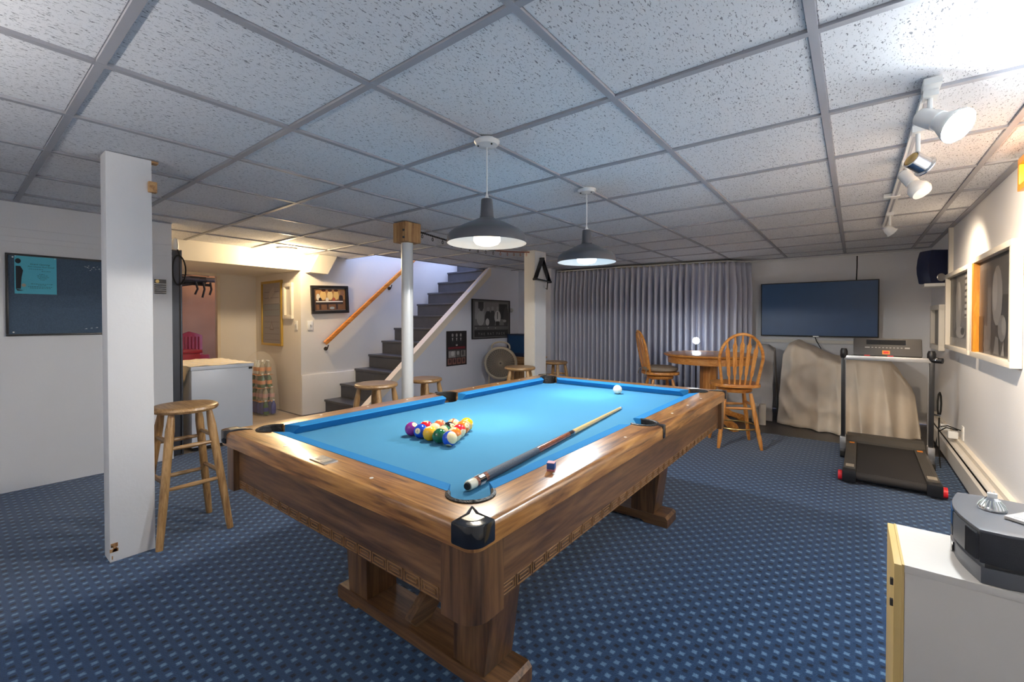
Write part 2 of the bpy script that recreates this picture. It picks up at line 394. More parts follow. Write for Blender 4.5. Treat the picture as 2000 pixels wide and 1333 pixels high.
# wall under the stairs, with the sloping trim board
def trz(y): return .292+.815*(y-3.186)
pr = MB(); pr.prism([(2.95, 0), (6.05, 0), (6.05, CE+.02), (5.33, CE+.02), (2.95, trz(2.95)-.03)], XT-.05, XT, axis='x')
ws = struct(pr.build('wall_stairs', 'wall_stairs', smooth=False), 'grey triangular wall under the staircase', 'wall')
# ceiling -------------------------------------------------------------
SX0, SX1, SY0, SY1 = XS, -4.81, 3.38, 6.1                      # stairwell opening
s_ = MB(); zc = CE+.03
s_.box(XL-.1, XR+.1, Y0-.1, YE, zc, zc+.05); s_.box(XD-.1, XR+.1, YE, SY0, zc, zc+.05); s_.box(SX1, XR+.1, SY0, YB+.1, zc, zc+.05); s_.box(XS-.1, SX1, SY1, YB+.1, zc, zc+.05)
ceil_ = struct(s_.build('ceiling', 'runner'), 'suspended ceiling of white fissured tiles in a grey grid', 'ceiling')
gx = [-5.56, -4.95, -4.34, -3.73, -3.12, -2.51, -1.932, -1.35, -.717, -.10, .524]
gy = [-1.51, -.90, -.29, .32, .930, 1.54, 2.185, 2.805, 3.41, 4.02, 4.63, 5.24, 5.85, 6.46]
TM = {}
def clipcell(x0, x1, y0, y1):
    x0, x1, y0, y1 = max(x0, XS), min(x1, XR), max(y0, Y0), min(y1, YB)
    if y1 <= YE+.15: x0 = max(x0, XL)
    if x0 < SX1-.01 and y0 >= SY0-.1: x0 = SX1
    if x1 <= XT and y1 > 6.05: return None
    if x1-x0 < .04 or y1-y0 < .04: return None
    return x0, x1, y0, y1
ex = [XS-.3]+gx+[XR]; ey = [Y0]+gy+[YB]
for i in range(len(ex)-1):
    for j in range(len(ey)-1):
        c4 = clipcell(ex[i], ex[i+1], ey[j], ey[j+1])
        if not c4: continue
        if c4[0] < SX1-.01 and c4[3] > SY0: c4 = (c4[0], c4[1], c4[2], SY0)
        wx, wy = round(c4[1]-c4[0]-.006, 3), round(c4[3]-c4[2]-.006, 3)
        if (wx, wy) not in TM:
            b = MB(); hx, hy = wx/2, wy/2; e = .013
            b.add([(-hx, -hy, .012), (hx, -hy, .012), (hx, hy, .012), (-hx, hy, .012), (-hx+e, -hy+e, .001), (hx-e, -hy+e, .001), (hx-e, hy-e, .001), (-hx+e, hy-e, .001)],
                  [(4, 5, 6, 7), (0, 1, 5, 4), (1, 2, 6, 5), (2, 3, 7, 6), (3, 0, 4, 7)])
            t = b.build('ceiling_tile', 'fissured_tile', ceil_, smooth=False); TM[(wx, wy)] = t.data
        else:
            t = bpy.data.objects.new('ceiling_tile', TM[(wx, wy)]); COL.objects.link(t); t.parent = ceil_
        t.location = ((c4[0]+c4[1])/2, (c4[2]+c4[3])/2, CE+.002+random.uniform(0, .003))
        t.rotation_euler = (random.uniform(-.004, .004), random.uniform(-.004, .004), 0)
rw = .0125
for x in gx[1:]:
    y0 = YE if x < XL else Y0
    y1 = SY0 if x < SX1 else (6.05 if x < -4.0 else YB)
    B(x-rw, x+rw, y0, y1, CE-.004, CE+.012).build('grid_runner', 'runner', ceil_, smooth=False)
for y in gy:
    x0 = XL if y < YE else (XS if y < SY0 else (SX1 if y < 6.05 else -3.9))
    B(x0, XR, y-rw, y+rw, CE-.0035, CE+.012).build('grid_runner', 'runner', ceil_, smooth=False)
for (x0, x1, y0, y1) in ((XR-.03, XR, Y0, YB), (XL, XL+.02, Y0, YE), (XS, SX1, SY0-.03, SY0), (SX1-.005, SX1+.02, SY0, 6.05), (-3.9, XR, YB-.03, YB)):
    B(x0, x1, y0, y1, CE-.005, CE+.012).build('edge_moulding', 'runner', ceil_, smooth=False)
# walls of the stairwell above the ceiling
m_ = MB(); m_.box(XS, SX1, SY0-.08, SY0, CE+.02, 3.3); m_.box(SX1, SX1+.08, SY0, 6.2, CE+.02, 3.3); m_.box(XS, SX1, 6.1, 6.2, 0, 3.3)
struct(m_.build('wall_upper_stairs', 'wall_paint'), 'pale walls of the stairwell above the ceiling', 'wall')

# ================================================================== STAIRCASE
st = thing('staircase', (XS, 2.83, 0), 'dark painted wooden staircase rising between cream and grey walls', 'stairs')
sw0, sw1 = .02, XT-.05-XS-.005; sw2 = sw1-.032
for i in range(14):
    y = 3.052+.2205*i-2.83; z = .163+.1838*i
    if z > 2.6: break
    B(sw0, sw2, y-.018, y+.24, z-.028, z).build('tread', 'stair_paint', st, bevel=.006)
    B(sw0, sw2, y+.002, y+.022, max(z-.1838, 0), z-.028).build('riser', 'stair_paint', st, smooth=False)
pr = MB(); ya, yb = 2.86-2.83, 5.30-2.83
pr.prism([(ya, max(0, trz(2.86)-.11)), (ya+.12, max(0.001, trz(2.98)-.11)), (yb, trz(5.30)-.115), (yb, trz(5.30)), (ya, max(.02, trz(2.86)))], sw1-.03, sw1+.075, axis='x')
pr.build('stringer_board', 'stair_trim', st, smooth=False)['label'] = 'cream sloping stringer board'
hr = thing('handrail', (XS, 3.0, 0), 'orange wooden handrail on brackets along the stair wall', 'handrail')
b = MB(); b.bar((.075, .019, .895), (.075, 2.2, .895+2.181*.846), .042, .055); b.build('rail', 'handrail_wood', hr, bevel=.01)
for yy in (.07, 1.07, 2.02):
    z = .87+(yy-.019)*.846-.03
    b = MB(); b.tube([(0.019 if z-.06 < .5 else .001, yy, z-.06), (.045, yy, z-.06), (.07, yy, z-.01)], .007, 8); b.lathe([(.0, 0), (.026, 0), (.026, .008), (.0, .01)], 12, Matrix.Translation((.001, yy, z-.06)) @ Matrix.Rotation(PI/2, 4, 'Y'))
    b.build('bracket', 'bronze', hr)

# ================================================================== PILLARS AND POSTS
p = struct(B(-3.005, -2.89, .492, .672, 0, CE).build('pillar_1', 'pillar_paint', None, bevel=.004), 'square white pillar beside the near wooden stool', 'pillar')
B(-2.9, -2.868, .655, .69, 1.86, 1.915).build('wood_block', 'raw_x', p, bevel=.003)['label'] = 'small bare wood block'
for (x0, x1, y0, y1) in ((-3.04, -3.005, .50, .60), (-2.93, -2.89, .672, .70)): B(x0, x1, y0, y1, CE-.012, CE-.002).build('top_shim', 'raw_x', p)
b = MB()
for k in range(7):
    a = random.uniform(0, .10); b.box(-3.005+.115-.002, -2.8895+.0005, .4915+random.uniform(0, .02), .50+random.uniform(0, .03), a, a+random.uniform(.006, .02))
b.build('chipped_corner', 'raw_z', p)
p2 = struct(B(-3.15, -3.0, 4.30, 4.55, 0, CE).build('pillar_2', 'cream_paint', None, bevel=.004), 'square cream pillar beside the curtains', 'pillar')
B(-3.012, -2.996, 4.31, 4.54, 0, CE-.01).build('pillar_panel', 'pillar_paint', p2)
po = struct(MB().tube([(-3.035, 2.445, 0), (-3.035, 2.445, 1.87)], .05, 24).build('post_1', 'white_enamel'), 'round white steel post under a wooden block', 'post')
B(-3.115, -2.955, 2.36, 2.53, 1.857, CE-.004).build('wood_block', 'raw_z', po, bevel=.006)['label'] = 'varnished wooden block at the head of the post'
MB().tube([(-2.97, 2.35, 1.95), (-2.97, 2.362, 1.95)], .009, 8).build('bolt', 'dark_steel', po)
MB().tube([(-2.97, 2.35, 1.89), (-2.97, 2.362, 1.89)], .009, 8).build('bolt', 'dark_steel', po)

# conduit and cornice at the back
tag(MB().tube([(-1.45, 6.86, 1.995), (.60, 6.86, 1.995)], .012, 8).build('conduit_pipe', 'white_plastic'), 'thin white conduit along the top of the far wall', 'pipe')
struct(B(-1.0, .25, YB-.05, YB, .90, .94).build('trim_4', 'cream_paint'), 'white ledge on the far wall under the television', 'ledge')
struct(B(-4.15, -1.45, 6.62, 6.70, 1.985, CE-.006).build('trim_5', 'cream_trim'), 'cream board along the ceiling above the curtains', 'board')

# ================================================================== POOL TABLE
TX, TY, TZ, BED = -1.295, 1.81, .765, .725
a, bb, ww = .68, 1.145, .115          # half width, half length, wood rail width
PT = thing('pool_table', (TX, TY, 0), 'walnut pool table with bright blue cloth on two pedestals', 'pool table')
cp = (a-.142, bb-.142); cr = .058      # corner pocket centre and radius
sp_ = (a-ww+.028, 0); sr = .058        # side pocket
def arc(c, r, d0, d1, n=10): return [(c[0]+r*math.cos(math.radians(d0+(d1-d0)*i/n)), c[1]+r*math.sin(math.radians(d0+(d1-d0)*i/n))) for i in range(n+1)]
RR = .030
def flip(poly, fx, fy):
    q = [(x*fx, y*fy) for x, y in poly]
    return q if fx*fy > 0 else q[::-1]
def wood_rail(poly, m, ax):
    bm = bmesh.new(); vs = [bm.verts.new((x, y, TZ)) for x, y in poly]; f = bm.faces.new(vs)
    r = bmesh.ops.extrude_face_region(bm, geom=[f]); lo = [g for g in r['geom'] if isinstance(g, bmesh.types.BMVert)]
    for v in lo: v.co.z = TZ-.052
    bm.normal_update(); bmesh.ops.recalc_face_normals(bm, faces=bm.faces)
    def outer(v): 
        x, y = abs(v.co.x), abs(v.co.y)
        return x > a-.001 or y > bb-.001 or (x > a-RR and y > bb-RR and math.hypot(x-(a-RR), y-(bb-RR)) > RR-.002)
    ed = [e for e in bm.edges if all(v.co.z > TZ-.001 for v in e.verts) and all(outer(v) for v in e.verts)]
    bmesh.ops.bevel(bm, geom=ed, offset=.016, segments=4, affect='EDGES', profile=.5)
    me = bpy.data.meshes.new('rail'); bm.to_mesh(me); bm.free()
    me.polygons.foreach_set('use_smooth', [True]*len(me.polygons)); me.set_sharp_from_angle(angle=.5)
    me.materials.append(MATS[m]); o = bpy.data.objects.new('rail', me); COL.objects.link(o); o.parent = PT
    return o
th = math.degrees(math.acos((a-ww-cp[0])/cr))           # where the pocket circle meets the inner edge of the wood
cmid = (a-RR, bb-RR)
d45 = (cp[0]+cr*.7071, cp[1]+cr*.7071)
g2 = .012
ts = math.degrees(math.asin(g2/sr))
t2 = math.degrees(math.acos((a-ww-sp_[0])/sr))
long_ = [(a, g2)]+[(a, bb-RR)]+arc(cmid, RR, 0, 45, 5)[1:]+arc(cp, cr, 45, -th, 12)+arc(sp_, sr, t2, ts, 8)
short = arc(cmid, RR, 45, 90, 5)+[(-x, y) for x, y in arc(cmid, RR, 45, 90, 5)][::-1]+[(-x, y) for x, y in arc(cp, cr, 45, 90+th, 12)]+arc(cp, cr, 90+th, 45, 12)
def disc(x, y, z, r, parent, m='sight', n=12):
    MB().lathe([(0, z+.0012), (r, z+.001), (r, z-.002)], n, Matrix.Translation((x, y, 0))).build('sight', m, parent)
def cushion(p0, p1, inn, c0, c1, parent):
    # back edge from p0 to p1 along the wood, nose toward inn, ends set back by c0, c1
    p0, p1, inn = Vector(p0), Vector(p1), Vector(inn); t = (p1-p0).normalized()
    prof = [(0, TZ+.001), (.045, BED+.037), (.050, BED+.032), (.030, BED+.010), (.026, BED), (0, BED)]
    vs = []
    for (e, c, sg) in ((p0, c0, 1), (p1, c1, -1)):
        for u, z in prof: q = e+inn*u+t*sg*c*(u/.05); vs.append((q.x, q.y, z))
    n = len(prof)
    MB().add(vs, [tuple(range(n))[::-1], tuple(range(n, 2*n))]+[(i, (i+1) % n, n+(i+1) % n, n+i) for i in range(n)]).build('cushion', 'cushion_blue', parent)
xi, yi = a-ww, bb-ww
for fx in (1, -1):
    for fy in (1, -1):
        r = wood_rail(flip(long_, fx, fy), 'rail_y', 1)
        cushion((fx*xi, fy*(sr+.004)), (fx*xi, fy*(cp[1]-cr+.002)), (-fx, 0), .018, .040, r)
        for k in (1, 2, 3): disc(fx*(a-.052), fy*(.245*k+.02), TZ, .0055, r)
    r = wood_rail([(x*1., y*fx) for x, y in short][::(1 if fx > 0 else -1)], 'rail_x', 0)
    cushion((-(cp[0]-cr+.002), fx*yi), ((cp[0]-cr+.002), fx*yi), (0, -fx), .040, .040, r)
    for k in (-1, 0, 1): 
        if not (fx < 0 and k == 0): disc(k*.25, fx*(bb-.052), TZ, .0055, r)
    if fx < 0:
        pl = B(-.045, .045, -bb+.03, -bb+.075, TZ-.001, TZ+.003).build('name_plate', 'brushed', r, bevel=.001)
        for q in (-.028, .004): B(q, q+.024, -bb+.038, -bb+.067, TZ+.003, TZ+.0036).build('plate_inset', 'fan_beige', pl, smooth=False)
# slate bed with cloth, cut round at the pockets
q1 = arc(cp, cr, 270-40, 180+40-180-40+0, 1)  # placeholder, not used
def corner_cut(fx, fy):
    # arc of the bed edge facing the pocket, from the long side to the short side (first quadrant)
    s = xi+.0; p = []
    d0 = -math.degrees(math.acos(max(-1, min(1, (s-cp[0])/cr)))); d1 = 90+math.degrees(math.acos(max(-1, min(1, (s-cp[0])/cr))))
    pts = arc(cp, cr, d0, d1-360, 14)
    return pts
cc = corner_cut(1, 1)
sc2 = [(x, y) for x, y in arc(sp_, sr, -t2, -(360-t2), 12)]
half = [(xi, 0)]
quad = cc                                                        # from the long side round to the short side
bedp = []
side = arc(sp_, sr, 360-t2, t2, 12)                              # right side pocket, from below to above, bulging inward
bedp += [(xi, y) if abs(x-xi) < 1e-3 else (x, y) for x, y in side]
bedp += cc
bedp += [(-x, y) for x, y in cc[::-1]]
bedp += [(-x, y) for x, y in side[::-1]]
bedp += [(-x, -y) for x, y in cc]
bedp += [(x, -y) for x, y in cc[::-1]]
MB().prism(bedp, BED-.06, BED).build('bed_cloth', 'cloth_blue', PT)['label'] = 'bright blue billiard cloth'
# pocket liners
def pocket(c, r, d0, d1, name='pocket'):
    n = 20; prof = [(r-.010, BED-.085), (r-.006, TZ+.002), (r-.001, TZ+.006), (r+.006, TZ+.003), (r+.006, TZ-.002)]
    b = MB().lathe(prof, n, Matrix.Translation((c[0], c[1], 0)), math.radians(d0), math.radians(d1))
    b.lathe([(0, BED-.085), (r-.010, BED-.085)], n, Matrix.Translation((c[0], c[1], 0)))
    return b.build(name, 'leather', PT)
for fx in (1, -1):
    for fy in (1, -1):
        base = math.degrees(math.atan2(fy, fx)); pocket((fx*cp[0], fy*cp[1]), cr, base-104, base+104)
    o = pocket((fx*sp_[0], 0), sr, (0 if fx > 0 else 180)-122, (0 if fx > 0 else 180)+122)
    B(min(fx*(sp_[0]+sr-.004), fx*(a+.004)), max(fx*(sp_[0]+sr-.004), fx*(a+.004)), -g2, g2, TZ-.05, TZ+.004).build('pocket_casting', 'black_gloss', o, bevel=.003)
# corner castings with pewter inlay
kite0 = [(a+.005, bb-.064), (a+.005, bb-RR)]+arc((a-RR, bb-RR), RR+.005, 0, 90, 8)+[(a-.064, bb+.005), (a-.068, bb-.046), (a-.088, bb-.088), (a-.046, bb-.068)]
inl = [(a-.018, bb-.054), (a-.018, bb-RR-.010)]+arc((a-RR-.010, bb-RR-.010), RR-.008, 0, 90, 8)+[(a-.054, bb-.018), (a-.054, bb-.044), (a-.070, bb-.070), (a-.044, bb-.054)]
def dd(p):                       # drop doubled points
    o = []
    for q in p:
        if not o or math.hypot(q[0]-o[-1][0], q[1]-o[-1][1]) > 1e-4: o.append(q)
    return o
kite0, inl = dd(kite0), dd(inl)
for fx in (1, -1):
    for fy in (1, -1):
        k = MB().prism(flip(kite0, fx, fy), TZ-.044, TZ+.004).build('corner_cap', 'black_gloss', PT, bevel=.005)
        MB().prism(flip(inl, fx, fy), TZ+.0035, TZ+.006).build('inlay', 'pewter', k, bevel=.0015)['label'] = 'pewter inlay'
        # rounded corner post
        ia, ib, R2 = a-.008, bb-.008, .050
        pts = [(ia-.10, ib-.10), (ia, ib-.10), (ia, ib-R2)]+arc((ia-R2, ib-R2), R2, 0, 90, 8)+[(ia-R2, ib), (ia-.10, ib)]
        MB().prism(flip(dd(pts), fx, fy), .545, TZ-.050).build('corner_post', 'walnut_z', PT)
# aprons
def keyband(p0, t, n, out, parent):
    p0, t, out = Vector(p0), Vector(t), Vector(out); b = MB(); u = .0655; zz = .5555
    def rect(s, z0, s1, z1, th=.0020):
        for (q0, q1, h0, h1) in ((s, s1, z0, z0+th), (s, s1, z1-th, z1), (s, s+th, z0, z1), (s1-th, s1, z0, z1)):
            A = p0+t*q0; C = p0+t*q1+out*.0016
            b.box(min(A.x, C.x), max(A.x, C.x), min(A.y, C.y), max(A.y, C.y), h0, h1)
    for i in range(n):
        s = i*u; rect(s+.002, zz, s+u-.004, zz+.028); rect(s+.012, zz+.008, s+u-.014, zz+.020)
    b.build('key_pattern', 'key_tan', parent, smooth=False)['kind'] = 'stuff'
ax_, ay_ = a-.028, bb-.028
for fx in (1, -1):
    o = B(min(fx*ax_, fx*(ax_-.03)), max(fx*ax_, fx*(ax_-.03)), -bb+.10, bb-.10, .552, TZ-.050).build('apron', 'walnut_y', PT)
    keyband((fx*ax_, -bb+.115, 0), (0, 1, 0), 31, (fx, 0, 0), o)
    B(min(fx*(ax_-.005), fx*(ax_+.012)), max(fx*(ax_-.005), fx*(ax_+.012)), -bb+.1, bb-.1, TZ-.064, TZ-.05).build('rail_lip', 'walnut_y', o, bevel=.003)
    o = B(-a+.10, a-.10, min(fx*ay_, fx*(ay_-.03)), max(fx*ay_, fx*(ay_-.03)), .552, TZ-.050).build('apron', 'walnut_x', PT)
    keyband((-a+.115, fx*ay_, 0), (1, 0, 0), 17, (0, fx, 0), o)
    B(-a+.1, a-.1, min(fx*(ay_-.005), fx*(ay_+.012)), max(fx*(ay_-.005), fx*(ay_+.012)), TZ-.064, TZ-.05).build('rail_lip', 'walnut_x', o, bevel=.003)
B(-a+.06, a-.06, -bb+.06, bb-.06, .56, .60).build('underframe', 'walnut_y', PT)
# pedestals
def trap(x0, x1, X0, X1, y0, y1, z0, z1): 
    return MB().add([(x0, y0, z0), (x1, y0, z0), (x1, y1, z0), (x0, y1, z0), (X0, y0, z1), (X1, y0, z1), (X1, y1, z1), (X0, y1, z1)],
                    [(0, 3, 2, 1), (4, 5, 6, 7), (0, 1, 5, 4), (1, 2, 6, 5), (2, 3, 7, 6), (3, 0, 4, 7)])
for fy in (-1, 1):
    yc = (1.115 if fy < 0 else 2.615)-TY
    ft = MB(); e = .03
    ft.prism([(-.465, .0), (-.465, .045), (-.452, .06), (.442, .06), (.455, .045), (.455, 0), (.32, 0), (.30, .014), (-.31, .014), (-.33, 0)], yc-.078, yc+.076, axis='y')
    ft.build('foot', 'walnut_x', PT, smooth=False)
    trap(-.387, -.258, -.44, -.27, yc-.072, yc+.074, .06, .565).build('leg', 'walnut_z', PT, bevel=.003)
    trap(.234, .373, .25, .445, yc-.072, yc+.074, .06, .565).build('leg', 'walnut_z', PT, bevel=.003)
    MB().bar((.005, yc-fy*-.05, .06), (.005, yc-fy*.42, .46), .035, .09).build('brace', 'walnut_y', PT)
B(-.06, .07, -.42, .38, .45, .56).build('centre_beam', 'walnut_y', PT)

# ------------------------------------------------------------------ balls, cue, chalk
BR = .0286
def ball_mat(name, col, stripe):
    m, N, L, P = new_mat(name); P.inputs['Roughness'].default_value = .06; P.inputs['Coat Weight'].default_value = .5
    tc = N.new('ShaderNodeTexCoord'); nv = N.new('ShaderNodeVectorMath'); nv.operation = 'NORMALIZE'; L.new(tc.outputs['Object'], nv.inputs[0])
    sp = N.new('ShaderNodeSeparateXYZ'); L.new(nv.outputs[0], sp.inputs[0])
    def less(v, t):
        n = N.new('ShaderNodeMath'); n.operation = 'LESS_THAN'; L.new(v, n.inputs[0]); n.inputs[1].default_value = t; return n.outputs[0]
    ab = N.new('ShaderNodeMath'); ab.operation = 'ABSOLUTE'; L.new(sp.outputs['Z'], ab.inputs[0])
    cream = (.84, .70, .40, 1); cur = N.new('ShaderNodeRGB'); cur.outputs[0].default_value = tuple(col)+(1,); out = cur.outputs[0]
    def over(f, A, Bc):
        n = N.new('ShaderNodeMix'); n.data_type = 'RGBA'; L.new(f, n.inputs['Factor']); L.new(A, n.inputs['A']); n.inputs['B'].default_value = Bc; return n.outputs['Result']
    if stripe:
        g = N.new('ShaderNodeMath'); g.operation = 'GREATER_THAN'; L.new(ab.outputs[0], g.inputs[0]); g.inputs[1].default_value = .56; out = over(g.outputs[0], out, cream)
    ax = N.new('ShaderNodeMath'); ax.operation = 'ABSOLUTE'; L.new(sp.outputs['X'], ax.inputs[0])
    g = N.new('ShaderNodeMath'); g.operation = 'GREATER_THAN'; L.new(ax.outputs[0], g.inputs[0]); g.inputs[1].default_value = .915; out = over(g.outputs[0], out, cream)
    L.new(out, P.inputs['Base Color']); return m
sph = MB().sphere((0, 0, 0), BR, 32, 20)
Ab, Bb, Cb = Vector((-1.199, 1.163)), Vector((-1.4165, 1.172)), Vector((-1.306, 1.366))
d4 = 4*BR*2+.0008
e1 = (Bb-Ab).normalized(); ang = math.radians(-60); e2 = Vector((e1.x*math.cos(ang)-e1.y*math.sin(ang), e1.x*math.sin(ang)+e1.y*math.cos(ang)))
YEL, BLU, RED, PUR, ORA, GRN, BRN, BLK = rgb(240, 180, 20), rgb(20, 70, 190), rgb(215, 25, 35), rgb(140, 40, 140), rgb(240, 130, 30), rgb(20, 95, 60), rgb(215, 110, 70), (.012, .010, .012)
rack = {(0, 0): (10, BLU, 1, 'blue and cream striped ball at the near corner of the rack'), (1, 0): (6, GRN, 0, 'solid green ball next to the blue striped corner ball'),
        (2, 0): (1, YEL, 0, 'solid yellow ball in the middle of the rack front edge'), (3, 0): (2, BLU, 0, 'solid blue ball between the yellow and the purple ball'),
        (4, 0): (4, PUR, 0, 'solid purple ball at the left corner of the rack'), (0, 1): (13, ORA, 1, 'orange striped ball right behind the blue striped ball'),
        (0, 2): (11, RED, 1, 'red striped ball on the right edge of the rack'), (0, 3): (5, ORA, 0, 'solid orange ball beside the yellow far corner ball'),
        (0, 4): (9, YEL, 1, 'yellow striped ball at the far right corner of the rack'), (1, 1): (14, GRN, 1, 'green striped ball inside the rack'),
        (2, 1): (15, BRN, 1, 'brown striped ball inside the rack'), (1, 2): (8, BLK, 0, 'black eight ball inside the rack'),
        (3, 1): (3, RED, 0, 'solid red ball behind the blue ball'), (2, 2): (7, BRN, 0, 'solid salmon brown ball on the far edge of the rack'),
        (1, 3): (12, BRN, 1, 'salmon striped ball on the far edge of the rack')}
rots = {}
tc_ = Vector((0, 0, CAMZ))
for (i, j), (num, col, stripe, lab) in rack.items():
    q = Ab+e1*(BR*2+.0002)*i+e2*(BR*2+.0002)*j
    o = sph.build('billiard_ball', ball_mat('ball_%d' % num, col, stripe)); o.location = (q.x, q.y, BED+BR)
    rnd = random.Random(num*13+1)
    o.rotation_euler = (rnd.uniform(-2, 2), rnd.uniform(-2, 2), rnd.uniform(-3, 3))
    tag(o, lab, 'ball', 'racked billiard balls')
    vs, fs = text_mesh(str(num), .013)
    for sg in (1, -1):
        vv = [(Vector((sg, sg*x/BR, y/BR)).normalized()*BR*1.004) for x, y, _ in vs]
        MB().add(vv, fs).build('number', 'ink', o, smooth=False)
# hand-set turns where the photo shows the stripe or spot
def turn(k, zdir, xdir):
    for o in bpy.data.objects:
        if o.get('label') == rack[k][3]:
            z = Vector(zdir).normalized(); x = Vector(xdir); x = (x-z*x.dot(z)).normalized(); y = z.cross(x)
            o.rotation_euler = Matrix((( x.x, y.x, z.x), (x.y, y.y, z.y), (x.z, y.z, z.z))).to_euler()
turn((0, 0), (.84, -.06, .36), (.3, -.55, -.9))
turn((1, 0), (0, .6, .5), (.5, -.55, -.75)); turn((3, 0), (.1, .3, 1), (.30, -.95, -.05)); turn((4, 0), (0, 1, 0), (.8, .1, .9))
turn((0, 1), (.7, .1, -.9), (.1, 1, .1)); turn((0, 2), (.9, -.1, -.6), (0, 1, .2)); turn((0, 3), (0, 1, 0), (.95, -.35, .5)); turn((2, 0), (0, 1, .2), (.1, .9, -.8)); turn((0, 4), (-.4, .9, .1), (.95, .3, -.1))
turn((1, 1), (.3, -.8, .3), (0, .2, -1)); turn((2, 1), (.5, -.7, .5), (0, .5, -1)); turn((1, 2), (0, 1, .1), (.9, -.1, .6)); turn((3, 1), (0, 1, 0), (0, .1, -1)); turn((2, 2), (0, 1, 0), (0, .3, -1)); turn((1, 3), (.9, .2, .3), (0, .5, -.9))
o = sph.build('cue_ball', 'ivory'); o.location = (-1.196, 2.645, BED+BR); tag(o, 'ivory cue ball near the far rail', 'ball')
q0, q1 = Vector((-.842, .885, BED+.0150)), Vector((-.978, 2.206, BED+.0072)); ln = (q1-q0).length
cue = thing('cue_stick', q0, 'pool cue with white butt lying on the blue cloth', 'cue stick')
cue.rotation_euler = (q1-q0).to_track_quat('Z', 'Y').to_euler()
def cs(u): return .0148+(.0066-.0148)*u
def seg(name, u0, u1, m, extra=0):
    o_ = MB().lathe([(0, u0*ln), (cs(u0)+extra, u0*ln), (cs(u1)+extra, u1*ln), (0, u1*ln)], 20).build(name, m, cue); return o_
MB().lathe([(0, -.006), (.009, -.006), (.0105, -.002), (.0105, .001)], 20).build('bumper', 'black_rubber', cue)
MB().lathe([(.0095, 0), (.0135, .001), (.0147, .005), (.0147, .030), (0, .031)], 20).build('butt_cap', 'ivory', cue)
seg('ring', .0235, .032, 'cue_burl'); seg('sleeve', .032, .055, 'cue_ebony'); seg('ring', .055, .066, 'cue_burl')
b = MB()
for k in range(4):
    aa = k*PI/2+.5; Mx = Matrix.Rotation(aa, 4, 'Z'); b.box(.0140, .0148, -.005, .005, .0345*ln, .0525*ln, Mx)
b.build('inlay', 'sight', cue, smooth=False)
seg('wrap', .066, .30, 'cue_wrap'); seg('forearm', .30, .50, 'cue_burl'); seg('collar', .50, .525, 'cue_ebony', .0003); seg('joint', .525, .532, 'chrome', .0004)
seg('shaft', .532, .982, 'cue_maple'); seg('ferrule', .982, .996, 'ivory'); seg('tip', .996, 1.0, 'chalk_blue')
ck = thing('chalk_cube', (-.690, 1.075, TZ), 'blue chalk cube in a red wrapper on the right rail', 'chalk', .35)
B(-.011, .011, -.011, .011, .0, .014).build('wrapper', 'chalk_wrap', ck); B(-.0113, .0113, -.0113, .0113, .005, .023).build('chalk', 'chalk_blue', ck, bevel=.001); B(-.0112, .0112, -.0112, .0112, .0222, .0236).build('chalk_top', 'chalk_wrap', ck)

# ================================================================== LAMPS
def pendant(x, y, label, bulb, zrim, gob):
    t = thing('pendant_lamp', (x, y, 0), label, 'pendant lamp', group='pendant lamps over the pool table')
    MB().lathe([(.058, CE-.001), (.060, CE-.008), (.050, CE-.022), (.018, CE-.030), (0, CE-.031)], 28).build('canopy', 'white_enamel', t)
    for an in (.6, 2.6): MB().sphere((.04*math.cos(an+3.4), .04*math.sin(an+3.4), CE-.027), .0045, 8, 6).build('canopy_screw', 'black_plastic', t)
    zt = zrim+.205
    MB().tube([(0, 0, CE-.03), (0, 0, zt+.01)], .0032, 8).build('cord', 'white_plastic', t)
    MB().lathe([(0, zt+.024), (.005, zt+.022), (.008, zt+.01), (.018, zt), (0, zt)], 16).build('cord_grip', 'white_plastic', t)
    s = MB().lathe([(0, zt), (.024, zt), (.027, zt-.004), (.031, zt-.075), (.034, zt-.088), (.052, zt-.096), (.105, zt-.120), (.158, zt-.147), (.176, zt-.163), (.183, zt-.180), (.1855, zrim), (.1830, zrim)], 48).build('shade', 'shade_grey', t)
    MB().lathe([(.1832, zrim+.001), (.181, zt-.180), (.174, zt-.165), (.156, zt-.150), (.104, zt-.123), (.05, zt-.100), (.03, zt-.098), (0, zt-.097)], 48).build('shade_lining', 'shade_inside', t)
    MB().lathe([(0, zt-.099), (.024, zt-.099), (.024, zt-.130), (0, zt-.131)], 16).build('socket', 'white_plastic', t)
    MB().lathe([(.020, zt-.130), (.050, zt-.152), (.061, zt-.170), (.062, zrim+.012), (.052, zrim-.002), (.030, zrim-.009), (0, zrim-.011)], 28).build('bulb', bulb, t)['label'] = 'glowing bulb'
    ld = bpy.data.lights.new('bulb_light', 'SPOT'); ld.energy = gob[0]; ld.color = gob[1]; ld.spot_size = 3.10; ld.spot_blend = .06; ld.shadow_soft_size = .055
    lo = bpy.data.objects.new('bulb_light', ld); COL.objects.link(lo); lo.parent = t; lo.location = (0, 0, zrim-.014)
    return t
pendant(-1.347, 1.547, 'grey pendant lamp with a warm bulb over the racked balls', 'bulb_warm', 1.553, (33., (1.0, .89, .73)))
pendant(-1.346, 2.507, 'grey pendant lamp with a cool white bulb over the cue ball end', 'bulb_cool', 1.565, (44., (.82, .92, 1.0)))
t = thing('ceiling_lamp', (-5.18, 2.44, CE), 'small flush ceiling lamp glowing warm beside the soffit', 'ceiling lamp')
MB().lathe([(0, 0), (.10, 0), (.10, -.012), (.085, -.022), (.03, -.03), (0, -.03)], 28).build('base', 'white_enamel', t)
MB().lathe([(0, -.028), (.022, -.03), (.024, -.045), (0, -.045)], 14).build('socket', 'white_plastic', t)
MB().sphere((0.02, 0, -.066), .030, 16, 12).build('bulb', 'bulb_alcove', t)['label'] = 'bare glowing bulb'
